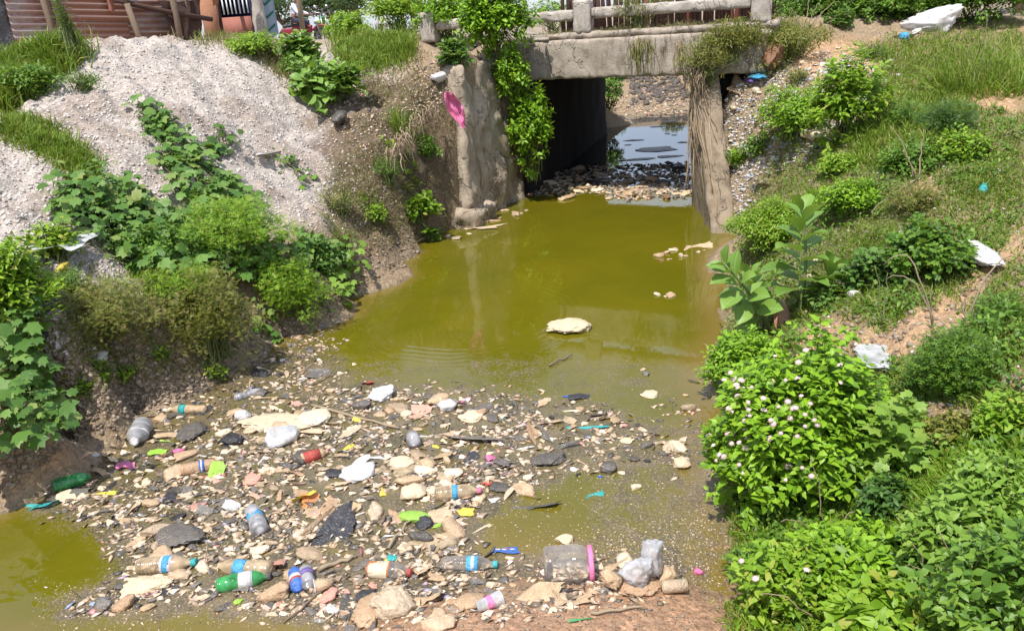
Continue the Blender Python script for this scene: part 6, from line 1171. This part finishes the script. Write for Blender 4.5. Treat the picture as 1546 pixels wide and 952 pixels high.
def raft(poly, n, smin, smax, cols, where, bagp=.3, over=.75, soft=10, groupw=None, puff=(.2, .5), reg=True):
    bank_ = any(q in where for q in ('slope', 'grass', 'gravel'))
    global npl
    x, y = samp(poly, n * 16, soft); P = hit(x, y); put_ = 0; rs = np.random.default_rng(int(n + smin * 1000))
    ks = [k for k, _ in cols]; pr = np.array([v for _, v in cols], float); pr /= pr.sum()
    for i in range(len(P)):
        if put_ >= n: break
        s = smin + (smax - smin) * rs.random() ** 2.4; p = P[i]
        if p[2] < -.05 or p[1] > 12: continue
        if npl and (np.hypot(PX_[:npl, 0] - p[0], PX_[:npl, 1] - p[1]) < (PX_[:npl, 2] + s) * over).any(): continue
        isb = rs.random() < bagp; mt = str(rs.choice(ks, p=pr))
        kind = 'film_piece' if mt in ('grey', 'blackp') and not isb else 'foam_piece' if isb and mt in ('cream', 'white') and rs.random() < .6 else 'crumpled_bag' if isb else 'plastic_scrap'
        if bank_: kind = {'plastic_scrap': 'bank_scrap', 'film_piece': 'film_piece', 'foam_piece': 'bank_bag', 'crumpled_bag': 'bank_bag'}[kind]  # bank pieces are the same crumpled bags and plastic scraps as those afloat
        if mt in VIV: s = max(.014, s * .6)
        if cnt[kind] >= 298: continue
        cnt[kind] += 1; me = BLOB[rs.integers(4)] if kind == 'foam_piece' else CR[rs.integers(12)] if isb else SHT[rs.integers(16)]
        sy = rs.uniform(.4, .85); sz = rs.uniform(*puff) * s
        o = put(kind, me, mt, (p[0], p[1], p[2] + sz * rs.uniform(.15, .55)), (s, s * sy, sz * (1 if isb else 1.3)), rs.uniform(-.7, .7) if rs.random() < .6 else rs.uniform(0, 6.28), (rs.normal(0, .12), rs.normal(0, .12)))
        f_ = (s - smin) / (smax - smin); big = 'large' if f_ > .45 else 'small' if f_ > .12 else 'tiny'; shp_ = '' if kind in ('foam_piece', 'crumpled_bag', 'bank_bag') else 'flat ' if me in SHT[:8] else 'folded '
        kn_ = kind.replace('_', ' '); cn_ = KN[mt].replace(' coloured', '').replace('wet dark', 'dark').replace('muddy tan', 'tan')
        w_ = landmark(x[i], y[i], f'{big} {cn_} {shp_}{kn_}')
        tag(o, w_, 'bag' if isb else 'scrap', 'loose pieces in the ' + where); PX_[npl] = (p[0], p[1], s); npl += 1; put_ += 1
RC = [('tan', 46), ('cream', 13), ('grey', 17), ('blackp', 5), ('white', 4), ('clearbrown', 8), ('salmon', 2.2), ('yellow', 1), ('pink', .8), ('blue', .6), ('teal', .6), ('lime', .6), ('red', .35), ('orange', .4), ('purple', .4)]
raft(RAFT, 560, .017, .08, RC, 'floating rubbish', over=.42)
raft(LOW, 110, .016, .07, RC, 'near shore rubbish', over=.5, reg=False)
raft([(395,530),(440,500),(520,490),(530,515),(470,540),(410,560)], 22, .02, .05, RC, 'left shore litter string', over=.6, reg=False)
raft([(800,292),(830,266),(920,254),(1042,250),(1045,296),(960,302),(900,292),(840,300)], 64, .05, .13, [('tan', 60), ('grey', 14), ('cream', 14), ('blackp', 4), ('brown', 4)], 'dam under bridge', over=.5, soft=3, reg=False, puff=(.2, .4))
raft([(650,358),(700,338),(790,308),(810,314),(750,342),(690,362)], 16, .03, .08, [('tan', 60), ('cream', 30), ('teal', 2)], 'litter below left wing wall', reg=False, soft=2)
raft([(850,560),(1060,560),(1060,720),(940,730),(800,740),(820,620)], 22, .018, .05, RC, 'right water rubbish', reg=False, over=.9)
raft([(1098,120),(1290,85),(1340,110),(1240,215),(1150,260),(1115,330),(1090,260)], 240, .028, .085, [('white', 40), ('cream', 22), ('tan', 20), ('blackp', 6), ('grey', 8), ('skyb', 3), ('lime', 1), ('red', 1)], 'slope right of bridge', reg=False, over=.8, puff=(.3, .7))
raft([(985,378),(1030,370),(1076,362),(1080,378),(1035,392),(995,396)], 14, .02, .07, [('tan', 60), ('cream', 20), ('brown', 8)], 'clump by the right shore', reg=False, over=.4, soft=1)
raft([(984,438),(1018,434),(1020,448),(990,450)], 4, .02, .05, [('tan', 60), ('cream', 20)], 'right water clump', reg=False, over=.4, soft=1)
raft([(1180,250),(1540,150),(1540,420),(1300,520),(1190,450)], 26, .012, .04, [('white', 50), ('cream', 20), ('skyb', 4), ('blackp', 10), ('pink', 3), ('salmon', 4)], 'right bank grass', reg=False, over=1, puff=(.3, .7))
raft([(30,200),(480,100),(560,300),(300,330),(60,360)], 12, .012, .03, [('white', 40), ('cream', 30), ('blackp', 12), ('red', 4)], 'left gravel heap', reg=False, over=1, puff=(.3, .6))
# ------------------------------------------------------------------ things nobody could count
OCT = (np.array([(1,0,0),(-1,0,0),(0,1,0),(0,-1,0),(0,0,1),(0,0,-1.)]), np.array([(0,2,4),(2,1,4),(1,3,4),(3,0,4),(2,0,5),(1,2,5),(3,1,5),(0,3,5)]))
def bitsmesh(name, label, cat, P, s0, s1, mat, seed, flat=.5, kind='mix', zoff=.3, pw=2.5):
    rs = np.random.default_rng(seed); n = len(P); s = s0 + (s1 - s0) * rs.random(n) ** pw; tpl = IC1 if kind == 'stone' else OCT
    jit_ = 1 + rs.uniform(-.35, .35, (n, len(tpl[0]), 3)); V = tpl[0][None] * jit_ * s[:, None, None] * np.stack([np.ones(n), rs.uniform(.45 if kind == 'stone' else .22, 1 if kind == 'stone' else .8, n), rs.uniform(.5, 1.2, n) * flat], 1)[:, None]
    a = rs.uniform(0, 6.28, n) if kind == 'stone' else rs.normal(0, .8, n); tl = rs.normal(0, .25, n); ca, sa = np.cos(a), np.sin(a); X = V[..., 0] * ca[:, None] - V[..., 1] * sa[:, None]; Yv = V[..., 0] * sa[:, None] + V[..., 1] * ca[:, None]; Zv = V[..., 2] + X * tl[:, None]
    V = np.stack([X, Yv, Zv], -1) + P[:, None] + (s * zoff * flat)[:, None, None] * np.array([0, 0, 1]); F = tpl[1][None] + (np.arange(n) * len(tpl[0]))[:, None, None]
    return tag(obj(name, mesh(name, V.reshape(-1, 3), F.reshape(-1, 3), M[mat], False, np.repeat(rs.random(n), len(tpl[0])))), label, cat, kind='stuff')
def gp(poly, n, soft=5, water=True): x, y = samp(poly, n, soft); return hit(x, y, 0, water)
P = np.concatenate([gp(RAFT, 6000, 14), gp(LOW, 1500, 10), gp([(395,530),(440,500),(520,490),(530,515),(470,540)], 260), gp([(560,580),(1060,600),(1040,680),(700,640)], 420)])
cl_ = fbm(P * 5, 3, 77); P = P[cl_ > -.35]
bitsmesh('rubbish_bits', 'countless small bits of litter between the larger floating pieces', 'litter', P, .005, .034, 'bits', 1, .22, pw=2.0)
P = np.concatenate([gp(RAFT, 2300, 12), gp(LOW, 500, 8)]); P = P[fbm(P * 4, 3, 78) > -.5]; rs = np.random.default_rng(91); mb = []
for k in range(8):
    q = P[k::8]; V_, F_ = sheet2(500 + k, 7, 5, 5, 1.2, .35, .5); n_ = len(q); V_ = V_[None] * (rs.uniform(.01, .03, n_) ** 1.0)[:, None, None]; a_ = rs.normal(0, .8, n_); c_, s_ = np.cos(a_)[:, None], np.sin(a_)[:, None]; X_ = V_[..., 0] * c_ - V_[..., 1] * s_; Y_ = V_[..., 0] * s_ + V_[..., 1] * c_; V_ = np.stack([X_, Y_ * .8, V_[..., 2] + .001 + X_ * rs.normal(0, .2, n_)[:, None]], -1) + q[:, None]
    mb.append((V_.reshape(-1, 3), (F_[None] + (np.arange(n_) * 35)[:, None, None]).reshape(-1, 3), np.repeat(rs.random(n_), 35)))
M_ = MB(); [M_.add(a, b_, var=c) for a, b_, c in mb]; tag(obj('rubbish_scraps', M_.mesh('rubbish_scraps', M['bits'])), 'mat of torn scraps too many to count between the floating pieces', 'litter', kind='stuff')
bitsmesh('floating_flecks', 'speckle of tiny plant flecks on the shallow water by the right shore', 'flecks', np.concatenate([gp([(700,740),(1050,640),(1090,800),(1060,860),(800,860)], 2600, 14), gp([(860,830),(1100,760),(1090,880),(880,880)], 2400, 12), gp([(60,880),(400,880),(560,940),(60,950)], 1600, 10)]), .002, .008, 'bits', 2, .25)
bitsmesh('dam_debris', 'small debris packed in the litter dam under the bridge', 'litter', gp([(795,296),(825,262),(920,250),(1042,245),(1045,298),(960,303),(900,293)], 1500, 2), .012, .06, 'bits', 3, .35, pw=1.5)
P = gp([(1095,110),(1290,80),(1350,110),(1240,225),(1150,265),(1115,340),(1088,260)], 6500, 9, False); P = P[fbm(P * 2.6, 4, 88) + .25 * rng.normal(0, 1, len(P)) > -.4]
bitsmesh('bank_litter', 'fine scattered litter on the slope right of the bridge', 'litter', P, .004, .034, 'bits2', 4, .4, pw=3.0)
grasspatch('grass', 'dry straw over the litter slope right of the bridge', [(1090,120),(1290,80),(1350,110),(1240,225),(1150,265),(1115,340),(1088,260)], 1800, .09, .004, 'drygrass', 57, 1.2)
bitsmesh('bank_litter', 'thin scattered litter through the right bank grass', 'litter', gp([(1130,300),(1300,100),(1546,140),(1546,640),(1300,600),(1190,480)], 900, 6, False), .004, .018, 'bits2', 5, .5)
P = gp([(20,165),(80,105),(150,58),(350,62),(430,120),(500,190),(600,300),(560,350),(400,330),(300,420),(60,560),(0,480),(0,190)], 14000, 8, False)
bitsmesh('gravel', 'loose pale stones covering the gravel heap', 'gravel', P, .003, .016, 'stone', 6, .7, 'stone')
P = gp([(480,90),(700,90),(690,140),(640,190),(600,240),(540,230),(490,170)], 2600, 6, False); bitsmesh('bank_litter', 'crumbled litter and stones between the shrub and the wing wall', 'litter', P, .006, .028, 'bits', 7, .6, 'mix')
P = gp([(0,560),(100,520),(260,480),(420,440),(560,350),(640,330),(660,370),(520,455),(340,575),(200,630),(60,700),(0,740)], 6000, 5, False); P = P[P[:, 2] > -.02]
bitsmesh('soil_clods', 'crumbly brown soil clods along the left shore', 'soil', P, .004, .022, 'clod', 8, .8, 'stone')
P = gp([(1095,330),(1180,300),(1546,400),(1546,700),(1250,560),(1090,640)], 3200, 5, False); bitsmesh('soil_clods', 'small clods on the bare orange soil of the right bank', 'soil', P, .004, .02, 'clod', 9, .7, 'stone')
P = gp([(560,930),(1090,830),(1120,952),(500,952)], 1100, 5, False); bitsmesh('mud_crumbs', 'crumbs of mud and straw on the brown near shore', 'soil', P[P[:, 2] > -.01], .002, .011, 'clod', 10, .6)
# upstream: dark rafts on the pond and rubbish on its far bank
rs = np.random.default_rng(77)
for k, (px, py, w_, h_) in enumerate([(955, 212, 34, 4), (948, 219, 12, 3), (996, 191, 30, 3), (1022, 193, 18, 3), (990, 226, 60, 10), (1008, 202, 8, 3), (1018, 204, 8, 3), (1030, 215, 18, 4), (962, 241, 60, 5), (1012, 236, 40, 5), (1012, 183, 20, 2)]):
    bag('dark_scum_raft', 'dark scum patch on the pond behind the bridge, ' + ['nearest its left bank', 'just below the left bank one', 'at upper centre', 'at the upper right', 'the broad central one', 'left of two tiny ones', 'right of two tiny ones', 'against the right abutment', 'at the lower left', 'at the lower right', 'farthest away'][k], 'scum', (px - w_ / 2, py - h_ / 2, px + w_ / 2, py + h_ / 2), 'blackp', CR[k % 7], .25, 0, group='dark scum patches on the pond behind the bridge')
P = gp([(925,170),(950,135),(1040,130),(1042,172),(960,176)], 900, 2); bitsmesh('bank_litter', 'grey rubbish on the far bank of the pond', 'litter', P, .015, .07, 'bits', 12, .4)
P = gp([(948,115),(1040,112),(1040,150),(955,160)], 500, 2); bitsmesh('far_rocks', 'dark rocks on the far bank of the pond', 'rocks', P, .02, .1, 'darkrock', 13, .7, 'stone')

twigbush('far_bush', 'dark green bush on the far bank of the pond, seen under the bridge', 'bush', (960, 110, 1010, 140), OV, .09, 260, 3, 'mid', C=(2.9, 19.8, .6), Rr=(.3, .3, .22), seed=66)
twigbush('far_bush', 'small olive bush on the far bank by the right abutment', 'bush', (1010, 110, 1040, 140), OV, .08, 160, 3, 'olive', C=(4.4, 20.2, .7), Rr=(.4, .4, .25), seed=67)
print('RAFT', cnt, 'tris', sum(len(m.polygons) for m in bpy.data.meshes), 'objs', len(bpy.data.objects))
